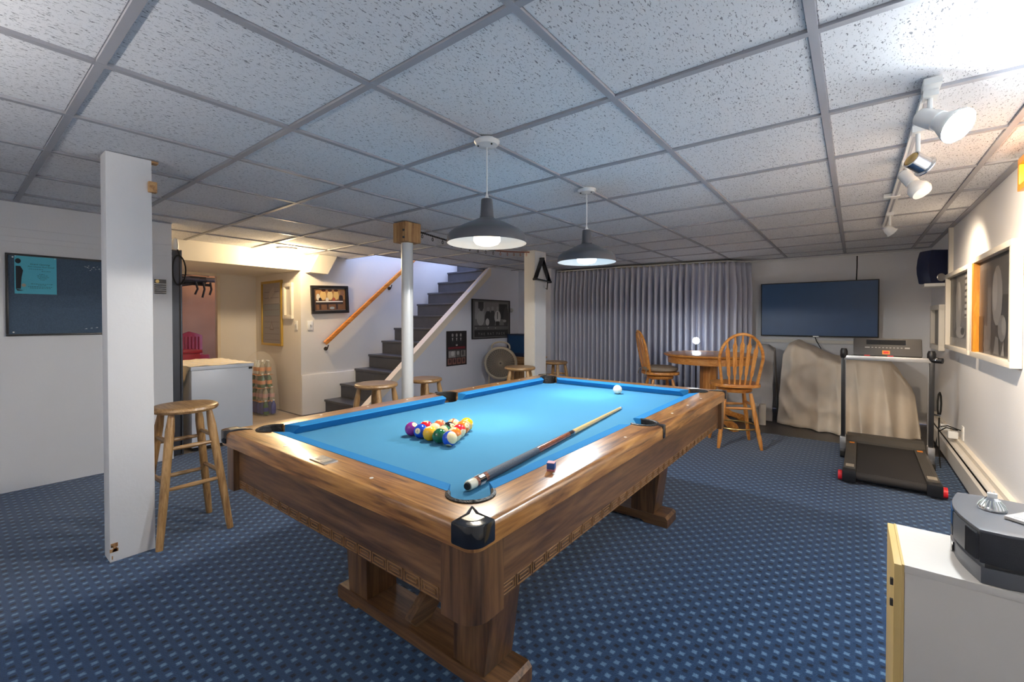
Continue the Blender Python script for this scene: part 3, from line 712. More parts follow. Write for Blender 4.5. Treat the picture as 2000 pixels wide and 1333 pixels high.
t = thing('unseen_fill_lamp', (-1.7, -.95, 0), 'added unseen torchiere behind the viewer, fill light off the ceiling', 'fill lamp')  # added out of view to brighten the room by ceiling bounce
MB().lathe([(0, 0), (.14, 0), (.14, .015), (.03, .03), (0, .03)], 28).build('base', 'dark_steel', t)
MB().tube([(0, 0, .03), (0, 0, 1.42)], .012, 12).build('pole', 'dark_steel', t)
MB().lathe([(.012, 1.41), (.05, 1.42), (.11, 1.45), (.15, 1.50), (.146, 1.502), (.105, 1.457), (0, 1.43)], 32).build('bowl', 'dark_steel', t)
MB().lathe([(0, 1.475), (.09, 1.472), (.10, 1.465), (0, 1.46)], 24).build('fill_disc', 'fill_rear', t)

# track light
TRX = .205
tr = thing('track_light', (TRX, 2.1, CE), 'white ceiling track with four swivelling spot lamps', 'track light')
B(-.018, .018, .0, 1.72, -.020, -.001).build('track', 'white_plastic', tr); B(-.018, .018, 1.72, 2.95, -.020, -.001).build('track', 'white_plastic', tr)
B(-.006, .006, .05, 1.70, -.021, -.0195).build('track_slot', 'runner', tr); B(-.006, .006, 1.8, 2.93, -.021, -.0195).build('track_slot', 'runner', tr)
B(-.024, .024, -.03, .05, -.024, -.001).build('track_end_feed', 'white_plastic', tr, bevel=.002)
B(-.06, .024, 1.70, 1.75, -.026, -.001).build('track_joint', 'white_plastic', tr, bevel=.002)
def halogen(M0, parent, power, cone):
    ld = bpy.data.lights.new('halogen_beam', 'SPOT'); ld.energy = power; ld.color = (1.0, .80, .58); ld.spot_size = cone; ld.spot_blend = .8; ld.shadow_soft_size = .02
    lo = bpy.data.objects.new('halogen_beam', ld); COL.objects.link(lo); lo.parent = parent
    lo.matrix_local = M0 @ Matrix.Translation((0, 0, .045)) @ Matrix.Rotation(PI, 4, 'X')
def aim(pos, d): return Matrix.Translation(pos) @ Vector(d).normalized().to_track_quat('Z', 'Y').to_matrix().to_4x4()
def spot(y, drop, d, kind):
    sp = MB(); sp.box(-.02, .02, y-.03, y+.03, -.045, -.018); sp.tube([(0, y, -.045), (0, y, -drop)], .008, 10)
    arm = sp.build('spot_arm', 'white_plastic', tr)
    piv = Vector((0, y, -drop)); M0 = aim(piv, d)
    if kind == 'flood':
        h = MB().lathe([(0, -.045), (.020, -.044), (.030, -.034), (.032, .0), (.034, .035), (.030, .036), (0, .03)], 24, M0).build('spot_head', 'white_enamel', arm)
        MB().lathe([(.028, .030), (.032, .05), (.050, .085), (.0555, .098), (.0555, .106)], 28, M0).build('bulb_reflector', 'white_enamel', arm)
        MB().lathe([(.0550, .106), (.050, .112), (.03, .118), (0, .120)], 28, M0).build('bulb_face', 'bulb_flood', arm)['label'] = 'bright glowing lamp face'
    elif kind == 'bulb':
        MB().lathe([(0, -.035), (.022, -.034), (.028, -.026), (.029, .05), (.026, .051), (0, .05)], 24, M0).build('spot_head', 'white_enamel', arm)
        MB().lathe([(.022, .045), (.027, .06), (.044, .085), (.047, .105), (.040, .122), (0, .13)], 24, M0).build('bulb_reflector', 'white_plastic', arm)
    elif kind == 'halogen':
        MB().lathe([(.030, -.032), (.034, -.030), (.034, .030), (.044, .034), (.044, .038), (.036, .038), (.030, .03)], 28, M0).build('spot_head', 'chrome', arm)
        MB().lathe([(0, .006), (.015, .012), (.029, .030)], 20, M0).build('bulb_reflector', 'chrome', arm)
        MB().sphere(M0 @ Vector((0, 0, .016)), .007, 10, 8).build('bulb', 'bulb_halogen', arm)
        MB().lathe([(0, -.030), (.026, -.034), (.030, -.028)], 16, M0).build('back_cap', 'brass', arm)
        halogen(M0, arm, LAMP['halogen']*2.2, 1.95)
    else:
        MB().lathe([(.0, -.045), (.020, -.040), (.030, -.02), (.034, .015), (.040, .022), (.032, .024), (.028, .012), (0, .0)], 24, M0).build('spot_head', 'white_enamel', arm)
        MB().lathe([(0, .004), (.03, .013)], 20, M0).build('lens', 'black_gloss', arm)
        MB().sphere(M0 @ Vector((0, 0, .016)), .007, 10, 8).build('bulb', 'bulb_halogen', arm)
        halogen(M0, arm, LAMP['halogen']*.45, 2.0)
spot(.05, .115, (.55, -.48, -.52), 'flood')
spot(.42, .165, (.72, .56, -.48), 'halogen')
spot(.92, .10, (.42, -.35, -.75), 'bulb')
spot(2.28, .155, (.7, .35, -.7), 'mini')

# ================================================================== STOOLS
def stool(name, loc, label, hgt, rz=0.):
    t = thing(name, loc, label, 'stool', rz, 'wooden bar stools around the pool table'); s = hgt/.72
    MB().lathe([(0, hgt-.036), (.13, hgt-.036), (.152, hgt-.030), (.160, hgt-.018), (.156, hgt-.006), (.145, hgt), (.12, hgt-.001), (0, hgt-.003)], 36).build('seat', 'stool_x', t)
    top, bot = .088, .165
    def lp(sx, sy, z): u = z/(hgt-.03); return Vector((sx*(bot+(top-bot)*u), sy*(bot+(top-bot)*u), z))
    for sx in (1, -1):
        for sy in (1, -1):
            zs = [0, .10, .25, .40, .52, .60, .66, .69]; rr = [.0165, .0185, .0205, .0205, .0215, .022, .017, .014]
            MB().tube([lp(sx, sy, z*s*.9999) for z in zs], rr, 14).build('leg', 'stool_z', t)
    for z in (.33*s, .54*s):
        for sgn in (1, -1):
            MB().tube([lp(-1, sgn, z), (lp(-1, sgn, z)+lp(1, sgn, z))/2, lp(1, sgn, z)], [.009, .0125, .009], 10).build('rung', 'stool_x', t)
            MB().tube([lp(sgn, -1, z-.035), (lp(sgn, -1, z-.035)+lp(sgn, 1, z-.035))/2, lp(sgn, 1, z-.035)], [.009, .0125, .009], 10).build('rung', 'stool_y', t)
    return t
stool('wooden_stool', (-3.005, .84, 0), 'tall round wooden stool standing against the near white pillar', .72)
stool('wooden_stool', (-2.876, 2.02, 0), 'round wooden stool in front of the lowest stairs', .72, .3)
stool('wooden_stool', (-3.13, 2.72, 0), 'round wooden stool just behind the round white post', .665, .2)
stool('wooden_stool', (-2.72, 3.64, 0), 'round wooden stool in front of the round fan', .72, .5)
stool('wooden_stool', (-3.06, 4.86, 0), 'round wooden stool half hidden behind the cream pillar by the curtains', .665)

# ================================================================== COUNTER CHAIRS AND PEDESTAL TABLE
def chair(loc, rz, label, cushion_on):
    t = thing('swivel_chair', loc, label, 'chair', rz, 'oak swivel counter chairs at the pedestal table'); sz = .60
    def disc_(r, z0, z1): return MB().lathe([(0, z0), (r-.012, z0), (r, (z0+z1)/2), (r-.010, z1), (0, z1)], 32)
    pts = [(.215*math.copysign(abs(math.cos(q))**.75, math.cos(q)), .205*math.copysign(abs(math.sin(q))**.8, math.sin(q))) for q in [2*PI*i/36 for i in range(36)]]
    MB().prism(pts, sz-.032, sz).build('seat', 'oak_x', t, bevel=.008)
    disc_(.085, sz-.048, sz-.031).build('swivel_plate', 'dark_steel', t)
    disc_(.155, sz-.085, sz-.048).build('seat_base', 'oak_x', t)
    def lp(sx, sy, z): u = z/(sz-.09); return Vector((sx*(.185-.075*u), sy*(.185-.075*u), z))
    for sx in (1, -1):
        for sy in (1, -1):
            zs = [0, .05, .12, .15, .17, .20, .32, .36, .38, .44, .511]; rr = [.013, .017, .0205, .017, .0205, .0185, .0215, .018, .0215, .019, .015]
            MB().tube([lp(sx, sy, z) for z in zs], rr, 12).build('leg', 'oak_z', t)
    for sg in (1, -1):
        MB().tube([lp(-1, sg, .37), lp(0, sg, .37), lp(1, sg, .37)], [.009, .014, .009], 10).build('rung', 'oak_x', t)
        MB().tube([lp(sg, -1, .40), lp(sg, 0, .40), lp(sg, 1, .40)], [.009, .014, .009], 10).build('rung', 'oak_y', t)
    R_ = lp(1, 0, .185).x*1.28
    MB().tube([(R_*math.cos(2*PI*i/40), R_*math.sin(2*PI*i/40), .185) for i in range(40)], .008, 8, closed=True).build('foot_ring', 'brass', t)
    # bow back, leaning backwards (-y)
    def bk(x, h): return Vector((x, -.155-.20*h-.25*max(0, .17-abs(x))*.35, sz+h))
    hw, hh = .185, .47; bow = []
    for i in range(25):
        q = PI*i/24; x = hw*math.cos(q); 
        bow.append((x, max(0., math.sin(q))))
    pts = [bk(.150, -.008), bk(.166, .10)]
    for x, s_ in bow: pts.append(bk(x, .235+(hh-.235)*s_))
    pts += [bk(-.166, .10), bk(-.150, -.008)]
    MB().tube(pts, .0135, 10).build('bow', 'oak_x', t)
    for k in range(5):
        x0 = (-.088+.044*k); x1 = x0*1.45; topn = .235+(hh-.235)*math.sqrt(max(0, 1-(x1/hw)**2))-.004
        b = MB(); P0 = bk(x0, -.006); P1 = bk(x1, topn)
        dv = (P1-P0); sd = Vector((1, 0, 0)); sd = (sd-dv.normalized()*sd.dot(dv.normalized())).normalized(); nn = dv.normalized().cross(sd)
        prof = [(0, .007, .007), (.18, .007, .007), (.24, .014, .005), (.62, .0165, .005), (.80, .019, .005), (.86, .009, .006), (1, .0055, .0055)]
        vs = []
        for u, wd, dp in prof:
            c_ = P0+dv*u; vs += [c_+sd*wd+nn*dp, c_-sd*wd+nn*dp, c_-sd*wd-nn*dp, c_+sd*wd-nn*dp]
        fs = [(0, 1, 2, 3), tuple(range(len(vs)-4, len(vs)))[::-1]]
        for i in range(len(prof)-1): fs += [(i*4+j, i*4+(j+1) % 4, i*4+4+(j+1) % 4, i*4+4+j) for j in range(4)]
        b.add(vs, fs).build('spindle', 'oak_z', t, bevel=0)
    if cushion_on:
        cu = thing('seat_cushion', loc, 'tan padded seat cushion on the chair beside the curtains', 'cushion', rz)
        prof = [(0, sz+.001), (.17, sz+.002), (.195, sz+.018), (.20, sz+.034), (.185, sz+.052), (.14, sz+.062), (0, sz+.058)]
        MB().lathe(prof, 36).build('pad', 'cushion_fabric', cu)
        for sg in (1, -1): MB().tube([(sg*.12, -.16, sz+.03), (sg*.15, -.2, sz+.02), (sg*.165, -.215, sz-.03), (sg*.15, -.22, sz-.05)], .005, 6).build('tie', 'cushion_fabric', cu)
    return t
chair((-.91, 4.68, 0), .45, 'oak bow back swivel chair with bare seat in front of the pedestal table', False)
chair((-1.80, 5.16, 0), -.95, 'oak bow back swivel chair with tan cushion beside the curtains', True)
pt = thing('pedestal_table', (-1.345, 5.50, 0), 'round oak pedestal table between two swivel chairs', 'table')
MB().lathe([(0, .775), (.475, .775), (.497, .782), (.505, .793), (.497, .804), (.48, .808), (0, .808)], 64).build('table_top', 'oak_x', pt)
MB().lathe([(.40, .775), (.455, .775), (.455, .70), (.435, .70), (.40, .775)], 64).build('table_apron', 'oak_x', pt)
MB().prism(ell(0, 0, .098, .098, 8, PI/8, 2*PI+PI/8), .12, .775).build('column', 'oak_z', pt, smooth=False)
for (r, z0, z1) in ((.118, .66, .69), (.135, .69, .775), (.125, .10, .17)): MB().prism(ell(0, 0, r, r, 8, PI/8, 2*PI+PI/8), z0, z1).build('column_collar', 'oak_x', pt, bevel=.006)
for k in range(4):
    an = -.72+k*PI/2; Mz = Matrix.Rotation(an, 4, 'Z')
    pr = MB(); pr.prism([(.06, .10), (.06, .22), (.16, .20), (.30, .115), (.44, .075), (.47, .05), (.47, .0), (.40, 0), (.36, .035), (.20, .085)], -.034, .034, Mz, 'y')
    pr.build('foot', 'oak_x', pt, bevel=.006)
# small globe on a thin black stand behind the table
gl = thing('globe_lamp', (-1.625, 6.0, 0), 'small white glass globe on a thin black stand before the curtains', 'lamp')
MB().lathe([(0, 0), (.11, 0), (.11, .012), (.02, .022), (0, .022)], 24).build('base', 'black_plastic', gl)
MB().tube([(0, 0, .02), (0, 0, .89)], .009, 8).build('pole', 'black_plastic', gl)
MB().sphere((0, 0, .93), .042, 20, 14).build('globe', 'bulb_globe' if 'bulb_globe' in MATS else emit('bulb_globe', (.8, .9, 1), 24.), gl)

# ================================================================== CURTAINS
def curtain(path, n_pl, zt, zb, label, seed):
    # path: list of (x,y); pleats drawn along it
    rnd = random.Random(seed); L_ = [0]
    for i in range(1, len(path)): L_.append(L_[-1]+math.dist(path[i], path[i-1]))
    def pt_(s):
        for i in range(1, len(path)):
            if s <= L_[i] or i == len(path)-1:
                u = (s-L_[i-1])/(L_[i]-L_[i-1]); a_, b_ = path[i-1], path[i]; t_ = Vector((b_[0]-a_[0], b_[1]-a_[1])).normalized()
                return Vector((a_[0]+(b_[0]-a_[0])*u, a_[1]+(b_[1]-a_[1])*u)), Vector((t_.y, -t_.x))
    per = 12; cols = n_pl*per; rows = 16; jit = [rnd.uniform(-.35, .35) for _ in range(n_pl+2)]; amp = [rnd.uniform(.7, 1.25) for _ in range(n_pl+2)]
    vs = []
    for r in range(rows+1):
        v = r/rows; z = zt+(zb-zt)*(v**1.25)
        for c_ in range(cols+1):
            k = c_/per; i = int(k); fr = k-i
            j = jit[i]*(1-fr)+jit[i+1]*fr; am = amp[i]*(1-fr)+amp[min(i+1, n_pl)]*fr
            s = (c_/cols)*L_[-1]+j*.02*min(1, v*3)
            s = min(max(s, 0), L_[-1]); p_, nn = pt_(s)
            ph = 2*PI*k+j*.8*v
            A = .016+.062*min(1, v*4)*am
            w_ = math.sin(ph); w_ = math.copysign(abs(w_)**.7, w_)
            if v < .12: w_ += .8*math.exp(-((fr-.25)/.06)**2)*(1-v/.12)+.5*math.exp(-((fr-.37)/.04)**2)*(1-v/.12)
            off = A*w_+.012*math.sin(3.1*v+i*1.7)*v
            zz = z-(.012*(1-w_)*.5 if r == 0 else 0)
            vs.append((p_.x+nn.x*off, p_.y+nn.y*off, zz))
    W = cols+1
    fs = [(r*W+c_, r*W+c_+1, (r+1)*W+c_+1, (r+1)*W+c_) for r in range(rows) for c_ in range(cols)]
    o = MB().add(vs, fs).build('curtain', 'curtain', smooth=True)
    o.data.set_sharp_from_angle(angle=3.1)
    so = o.modifiers.new('thick', 'SOLIDIFY'); so.thickness = .003
    tag(o, label, 'curtain', 'grey pleated curtains on the far wall'); return o
curtain([(-4.02, 6.20), (-2.96, 6.28)], 15, 1.985, .03, 'grey pleated curtain panel next to the cream pillar', 3)
curtain([(-2.97, 6.26), (-1.62, 6.42), (-1.33, 6.50), (-1.12, 6.80)], 24, 1.985, .03, 'wide grey pleated curtain panel behind the oak table', 5)
rod = MB(); rod.tube([(-4.05, 6.24, 2.0), (-2.9, 6.31, 2.0), (-1.62, 6.46, 1.998), (-1.33, 6.54, 1.996), (-1.13, 6.84, 1.995)], .010, 8)
tag(rod.build('curtain_track', 'white_plastic'), 'white curtain track bending back to the far wall', 'curtain rail')

# ================================================================== SHEETS OVER FURNITURE
def lerp_tab(tab, x):
    for i in range(1, len(tab)):
        if x <= tab[i][0]:
            u = (x-tab[i-1][0])/(tab[i][0]-tab[i-1][0]); u = max(0, min(1, u)); u = u*u*(3-2*u)*.5+u*.5
            return tab[i-1][1]+(tab[i][1]-tab[i-1][1])*u
    return tab[-1][1]
def sheet(name, x0, x1, top, front, back, folds, m, label, cols=150, rows=34, seed=1):
    rnd = random.Random(seed); ph = [rnd.uniform(0, 6) for _ in range(6)]; vs = []
    for c_ in range(cols+1):
        x = x0+(x1-x0)*c_/cols; h = lerp_tab(top, x); yf = lerp_tab(front, x)
        for r in range(rows+1):
            v = r/rows
            if v < .70:                       # hanging front, from the floor to the shoulder
                u = v/.70; z = .004+(h-.05)*u; lean = .20*u**1.6
                fold = (folds if x > -.1 else folds*.5)*(1-u*.45)*(abs(math.sin(x*13+ph[0]+1.2*math.sin(x*5+ph[1])+u*.8))*1.8-1+.5*math.sin(x*37+ph[2]-u*2))
                sw = (x-(x0+.47))**2*2.2; drape = .09*(abs(math.sin(9.5*(u-sw)+.6*math.sin(x*9)+ph[3]))-.5)*min(1, 5*u)*(1-u)*max(0, min(1, (.05-x)*5))
                y = yf+lean+fold+drape; xx = x+(x-(x0+x1)/2)*.06*(1-u)
                if u < .08: y -= .02*(1-u/.08)
            else:                             # over the top
                u = (v-.70)/.30; z = h-.05*(1-u)**2+.006*math.sin(x*30+u*5); y = yf+.20+(back-yf-.20)*u; xx = x
            vs.append((xx, y, z))
    W = rows+1
    fs = [(c_*W+r, (c_+1)*W+r, (c_+1)*W+r+1, c_*W+r+1) for c_ in range(cols) for r in range(rows)]
    # side drops, left and right
    o = len(vs)
    for side_c, sg in ((0, -1), (cols, 1)):
        base = len(vs); cols_y = [vs[side_c*W+r] for r in range(int(rows*.70), rows+1)]
        for k, p_ in enumerate(cols_y):
            for q in range(9):
                u = q/8; wob = .018*math.sin(k*1.3+q*.4)*u
                vs.append((p_[0]+sg*(.02*u+.03*u*u)+wob*.6, p_[1]+(-.0 if k else 0), max(.004, p_[2]*(1-u))))
        n = len(cols_y)
        for k in range(n-1):
            for q in range(8):
                f_ = (base+k*9+q, base+k*9+q+1, base+(k+1)*9+q+1, base+(k+1)*9+q); fs.append(f_ if sg < 0 else f_[::-1])
    ob = MB().add(vs, fs).build(name, m, smooth=True); ob.data.set_sharp_from_angle(angle=3.1)
    so = ob.modifiers.new('thick', 'SOLIDIFY'); so.thickness = .004
    tag(ob, label, 'drop cloth'); return ob
sheet('dust_sheet', -.67, .50, [(-.67, .84), (-.62, .93), (-.55, .955), (-.42, .90), (-.28, .82), (-.13, .77), (.0, .80), (.12, .80), (.30, .77), (.37, .68), (.44, .56), (.50, .46)],
      [(-.67, 5.93), (-.55, 5.88), (-.12, 5.73), (.14, 5.72), (.35, 5.82), (.50, 5.92)], 6.55, .06, 'sheet_cream', 'stained cream dust sheet draped over furniture behind the treadmill', seed=4)
sheet('dust_sheet', -1.36, -.775, [(-1.36, .70), (-1.25, .84), (-1.05, .88), (-.85, .90), (-.775, .85)], [(-1.36, 6.02), (-.775, 6.0)], 6.36, .022, 'sheet_grey', 'grey dust sheet over a box behind the oak chair', cols=70, seed=9)
sb = thing('spray_bottle', (-.915, 5.86, 0), 'clear spray bottle with white trigger on the floor by the grey sheet', 'bottle')
MB().lathe([(0, 0), (.036, 0), (.038, .01), (.038, .11), (.030, .14), (.014, .165), (.014, .18), (0, .18)], 20).build('body', 'bottle_clear', sb)
MB().lathe([(0, .004), (.034, .004), (.034, .055), (0, .055)], 20).build('liquid', 'pad_dark', sb)
b = MB(); b.box(-.012, .012, -.05, .03, .185, .215); b.box(-.006, .006, -.035, -.025, .14, .185); b.lathe([(.017, .165), (.017, .187), (0, .187)], 14); b.build('trigger', 'white_plastic', sb, bevel=.003)
tag(MB().lathe([(0, 0), (.036, 0), (.036, .235), (.022, .235), (.022, .228), (0, .228)], 22, Matrix.Translation((-.825, 5.74, 0))).build('paper_roll', 'frame_white'), 'white cardboard roll standing beside the spray bottle', 'roll')

# ================================================================== TREADMILL
tm = thing('treadmill', (.205, 4.0, 0), 'folding treadmill with dark belt and flat console', 'treadmill', -.01)
B(-.19, .19, .06, 1.06, .075, .095).build('belt', 'tread_belt', tm, bevel=.006)
MB().tube([(-.19, .075, .062), (.19, .075, .062)], .032, 16).build('roller', 'tread_belt', tm)
for s in (1, -1):
    o = B(min(s*.19, s*.262), max(s*.19, s*.262), .10, 1.10, .05, .108).build('side_rail', 'tread_rail', tm, bevel=.004)
    for k in range(5): B(min(s*(.198+.011*k), s*(.202+.011*k)), max(s*(.198+.011*k), s*(.202+.011*k)), .22, .95, .108, .1095).build('tread_rib', 'tread_rail', o, smooth=False)
    B(min(s*.20, s*.25), max(s*.20, s*.25), .13, .20, .108, .111).build('rail_sticker', 'fan_beige', o)
    B(min(s*.205, s*.24), max(s*.205, s*.24), .93, .97, .108, .111).build('warning_mark', 'tag_orange', o)
    B(min(s*.188, s*.268), max(s*.188, s*.268), .03, .11, .02, .100).build('end_cap', 'black_plastic', tm, bevel=.006)
    MB().lathe([(0, -.012), (.036, -.012), (.036, .012), (0, .012)], 20, Matrix.Translation((s*.281, .09, .045)) @ Matrix.Rotation(PI/2, 4, 'Y')).build('wheel', 'red_part', tm)
b = MB(); b.prism([(1.02, .02), (1.02, .115), (1.07, .145), (1.20, .15), (1.25, .12), (1.25, .02)], -.262, .262, axis='x'); b.build('motor_cover', 'tread_rail', tm, smooth=False)
mast = {}
for s in (1, -1):
    x = s*.287
    b = MB(); b.bar((x, .80, .03), (x, 1.20, .03), .035, .05); b.build('floor_beam', 'dark_steel', tm, bevel=.004)
    b = MB(); b.box(x-.022, x+.022, .90, 1.0, .03, .16); b.build('mast_bracket', 'brushed', tm, bevel=.005)
    MB().lathe([(0, -.014), (.026, -.014), (.026, .014), (0, .014)], 16, Matrix.Translation((x, .80, .027)) @ Matrix.Rotation(PI/2, 4, 'Y')).build('caster', 'black_rubber', tm)
    MB().bar((x, .95, .05), (x+s*.004, .97, .895), .030, .050, (0, 1, 0)).build('mast', 'black_plastic', tm, bevel=.004)
    MB().bar((x-s*.017, .985, .05), (x-s*.013, 1.0, .86), .004, .012, (0, 1, 0)).build('mast_strip', 'brushed', tm)
    b = MB(); b.lathe([(0, -.04), (.022, -.04), (.028, -.02), (.028, .02), (.020, .045), (0, .045)], 18, Matrix.Translation((x, .96, .90)))
    b.build('mast_joint', 'black_plastic', tm)
B(-.283, .283, .94, .985, .845, .885).build('cross_bar', 'brushed', tm, bevel=.005)
MB().tube([(.287, .96, .87), (.35, .93, .868)], .022, 14).build('grip_knob', 'black_plastic', tm); MB().tube([(.315, .95, .872), (.325, .946, .872)], .0245, 14).build('knob_ring', 'chrome', tm)
Mc = Matrix.Translation((0.005, .955, .885)) @ Matrix.Rotation(-.35, 4, 'X')
con = MB(); con.box(-.225, .228, -.004, .036, .004, .165, Mc); con = con.build('console', 'tread_console', tm, bevel=.012)
MB().box(-.135, .125, -.0055, .0, .105, .148, Mc).build('display', 'black_gloss', con)
b = MB()
for k in range(9): b.box(-.10+.024*k, -.088+.024*k, -.0060, .0, .074, .082, Mc)
b.box(-.145, -.112, -.006, 0, .073, .083, Mc); b.box(.118, .15, -.006, 0, .072, .084, Mc)
b.build('button_row', 'button_grey', con, smooth=False)
lb = MB().box(-.028, .022, -.0062, 0, .018, .052, Mc).build('price_tag', 'tag_orange', con)
MB().box(-.020, .014, -.0066, 0, .026, .044, Mc).build('tag_print', 'red_part', lb)
for x in (-.15, .005): MB().box(x, x+.04, -.01, .0, .0, .006, Mc).build('safety_key', 'red_part', con)
MB().tube([(.30, .99, .42), (.345, .97, .42)], .007, 8).build('bottle_hook', 'chrome', tm)

# ================================================================== TELEVISION, SPEAKER, HEATER, OUTLET
tv = thing('television', (-.385, 6.80, 0), 'large dark flat television on the far wall', 'television')
B(-.615, .615, -.022, .022, .985, 1.685).build('housing', 'black_plastic', tv, bevel=.004); B(-.603, .603, -.0245, -.02, 1.0, 1.673).build('screen', 'tv_screen', tv, smooth=False)
B(-.20, .20, .02, .098, 1.2, 1.5).build('wall_bracket', 'dark_steel', tv)
B(-.03, .03, -.024, -.0215, .986, .996).build('logo', 'brushed', tv, smooth=False)
MB().tube([(.405, .035, 1.98), (.405, .04, 1.85), (.40, .06, 1.66), (.30, .05, 1.5), (.19, .05, 1.45)], .006, 8).build('power_cord', 'black_rubber', tv)
MB().tube([(-.02, .05, 1.25), (-.015, .05, .985), (.005, .02, .93), (.055, -.02, .84)], .005, 8).build('signal_cord', 'black_rubber', tv)
sk = thing('wall_speaker', (.60, 5.80, 1.545), 'dark blue loudspeaker on a white shelf in the far right corner', 'speaker', .55)
b = MB(); b.prism([(-.085, .0), (-.105, .10), (-.108, .16), (-.10, .24), (-.08, .315), (.08, .315), (.10, .24), (.108, .16), (.105, .10), (.085, 0)], -.075, .075, axis='y'); b.build('cabinet', 'navy', sk, bevel=.012)
MB().lathe([(0, -.076), (.028, -.076), (.034, -.080), (.038, -.077)], 20, Matrix.Translation((0, 0, .055)) @ Matrix.Rotation(PI/2, 4, 'X') @ Matrix.Scale(-1, 4, (0, 0, 1))).build('tweeter', 'brushed', sk)
tag(B(.52, XR, 5.70, 5.92, 1.515, 1.545).build('wall_shelf', 'white_plastic', bevel=.003), 'small white wall shelf under the blue loudspeaker', 'shelf')
struct(B(XR-.03, XR, 5.50, 5.545, 1.60, CE-.006).build('trim_6', 'frame_white'), 'white vertical batten on the right wall beside the loudspeaker', 'batten')
ht = thing('baseboard_heater', (XR, 3.4, 0), 'long cream baseboard heater along the right wall', 'heater')
HL0, HL1 = -2.9, 3.0
b = MB(); b.prism([(-.065, .03), (-.075, .04), (-.075, .155), (-.060, .165), (-.060, .04)], HL0, HL1, axis='y'); b.build('front_panel', 'heater', ht, smooth=False)
b = MB(); b.prism([(-.058, .205), (-.066, .198), (-.066, .192), (-.05, .198), (0, .198), (0, .205)], HL0, HL1, axis='y'); b.build('hood', 'heater', ht, smooth=False)
B(-.012, 0, HL0, HL1, 0, .20).build('back_plate', 'heater', ht, smooth=False)
B(-.055, -.012, HL0, HL1, .06, .15).build('fins', 'dark_steel', ht, smooth=False)
B(-.06, -.012, HL0, HL1, 0, .03).build('kick_shadow_gap', 'black_plastic', ht, smooth=False).name = 'kick_shade_strip'  # black strip stands in for the shade under the heater front
B(-.03, 0, HL0, HL1, .206, .236).build('wall_rail', 'frame_white', ht, bevel=.003)
ol = thing('wall_outlet', (XR, 4.95, .24), 'white wall outlet with plugs above the baseboard heater', 'outlet')
B(-.008, 0, -.036, .036, 0.005, .115).build('cover_plate', 'white_plastic', ol, bevel=.002)
for z in (.035, .085): B(-.0095, -.006, -.016, .016, z-.014, z+.014).build('socket_face', 'cream_paint', ol, bevel=.001)
pa = thing('power_adapter', (XR-.055, 5.05, .237), 'white power adapters with black cords plugged in by the heater', 'adapter')
B(-.025, .035, -.045, .01, 0, .055).build('adapter_body', 'white_plastic', pa, bevel=.006); B(-.03, .03, .30, .36, -.0005, .045).build('adapter_body', 'white_plastic', pa, bevel=.006)
MB().tube([(.03, -.03, .07), (-.02, .10, .06), (-.055, .20, .0), (-.06, .10, -.15), (-.07, -.05, -.232), (-.075, -.12, -.232)], .0045, 8).build('cord', 'black_rubber', pa)
MB().tube([(.04, -.08, .08), (-.01, .10, .075), (-.03, .30, .03)], .0045, 8).build('cord', 'black_rubber', pa)
gt = thing('cable_spool', (.625, 5.62, .0), 'dark coiled cable hanging behind the treadmill mast', 'cable')
MB().tube([(.0+.02*math.cos(i*.7), .07*math.cos(i*.7), .42+.11*math.sin(i*.7)) for i in range(28)], .007, 8).build('coil', 'black_rubber', gt)
MB().tube([(0.0, .0, .30), (.0, .02, .15), (-.02, .05, .01)], .006, 8).build('cord_end', 'black_rubber', gt)

# ================================================================== FRAMED PICTURES
def printed(parent, name, w_, h_, shapes, M, z0=0.):
    # shapes: (colour, polygon) painted back to front in a w x h sheet centred on the origin (x right, y up, z out)
    b = MB(); b.cur = shapes[0][0]; b.add([M @ Vector((x, y, z0)) for x, y in ((-w_/2, -h_/2), (w_/2, -h_/2), (w_/2, h_/2), (-w_/2, h_/2))], [(0, 1, 2, 3)])
    for k, (cl, poly) in enumerate(shapes[1:]):
        b.cur = cl; b.add([M @ Vector((x*w_, y*h_, z0+.00012*(k+1))) for x, y in poly], [tuple(range(len(poly)))])
    return b.build(name, 'print', parent, smooth=False, ink=True)
def rect(x0, y0, x1, y1): return [(x0, y0), (x1, y0), (x1, y1), (x0, y1)]
def frame(parent, w_, h_, fwid, dep, m, M, inner=None):
    def bx(x0, x1, y0, y1): return MB().add([M @ Vector(p_) for p_ in ((x0, y0, 0), (x1, y0, 0), (x1, y1, 0), (x0, y1, 0), (x0, y0, dep), (x1, y0, dep), (x1, y1, dep), (x0, y1, dep))],
                                             [(0, 3, 2, 1), (4, 5, 6, 7), (0, 1, 5, 4), (1, 2, 6, 5), (2, 3, 7, 6), (3, 0, 4, 7)])
    for (x0, x1, y0, y1) in ((-w_/2, w_/2, -h_/2, -h_/2+fwid), (-w_/2, w_/2, h_/2-fwid, h_/2), (-w_/2, -w_/2+fwid, -h_/2+fwid, h_/2-fwid), (w_/2-fwid, w_/2, -h_/2+fwid, h_/2-fwid)):
        bx(x0, x1, y0, y1).build('frame_side', m, parent, bevel=min(.003, fwid*.15))
def wallM(face, roll_=0.):       # local frame: x right, y up, z out of the wall
    R_ = {'-x': Matrix(((0, 0, -1), (-1, 0, 0), (0, 1, 0))), '+x': Matrix(((0, 0, 1), (1, 0, 0), (0, 1, 0))), '-y': Matrix(((1, 0, 0), (0, 0, -1), (0, 1, 0)))}[face]
    return R_.to_4x4() @ Matrix.Rotation(roll_, 4, 'Z')
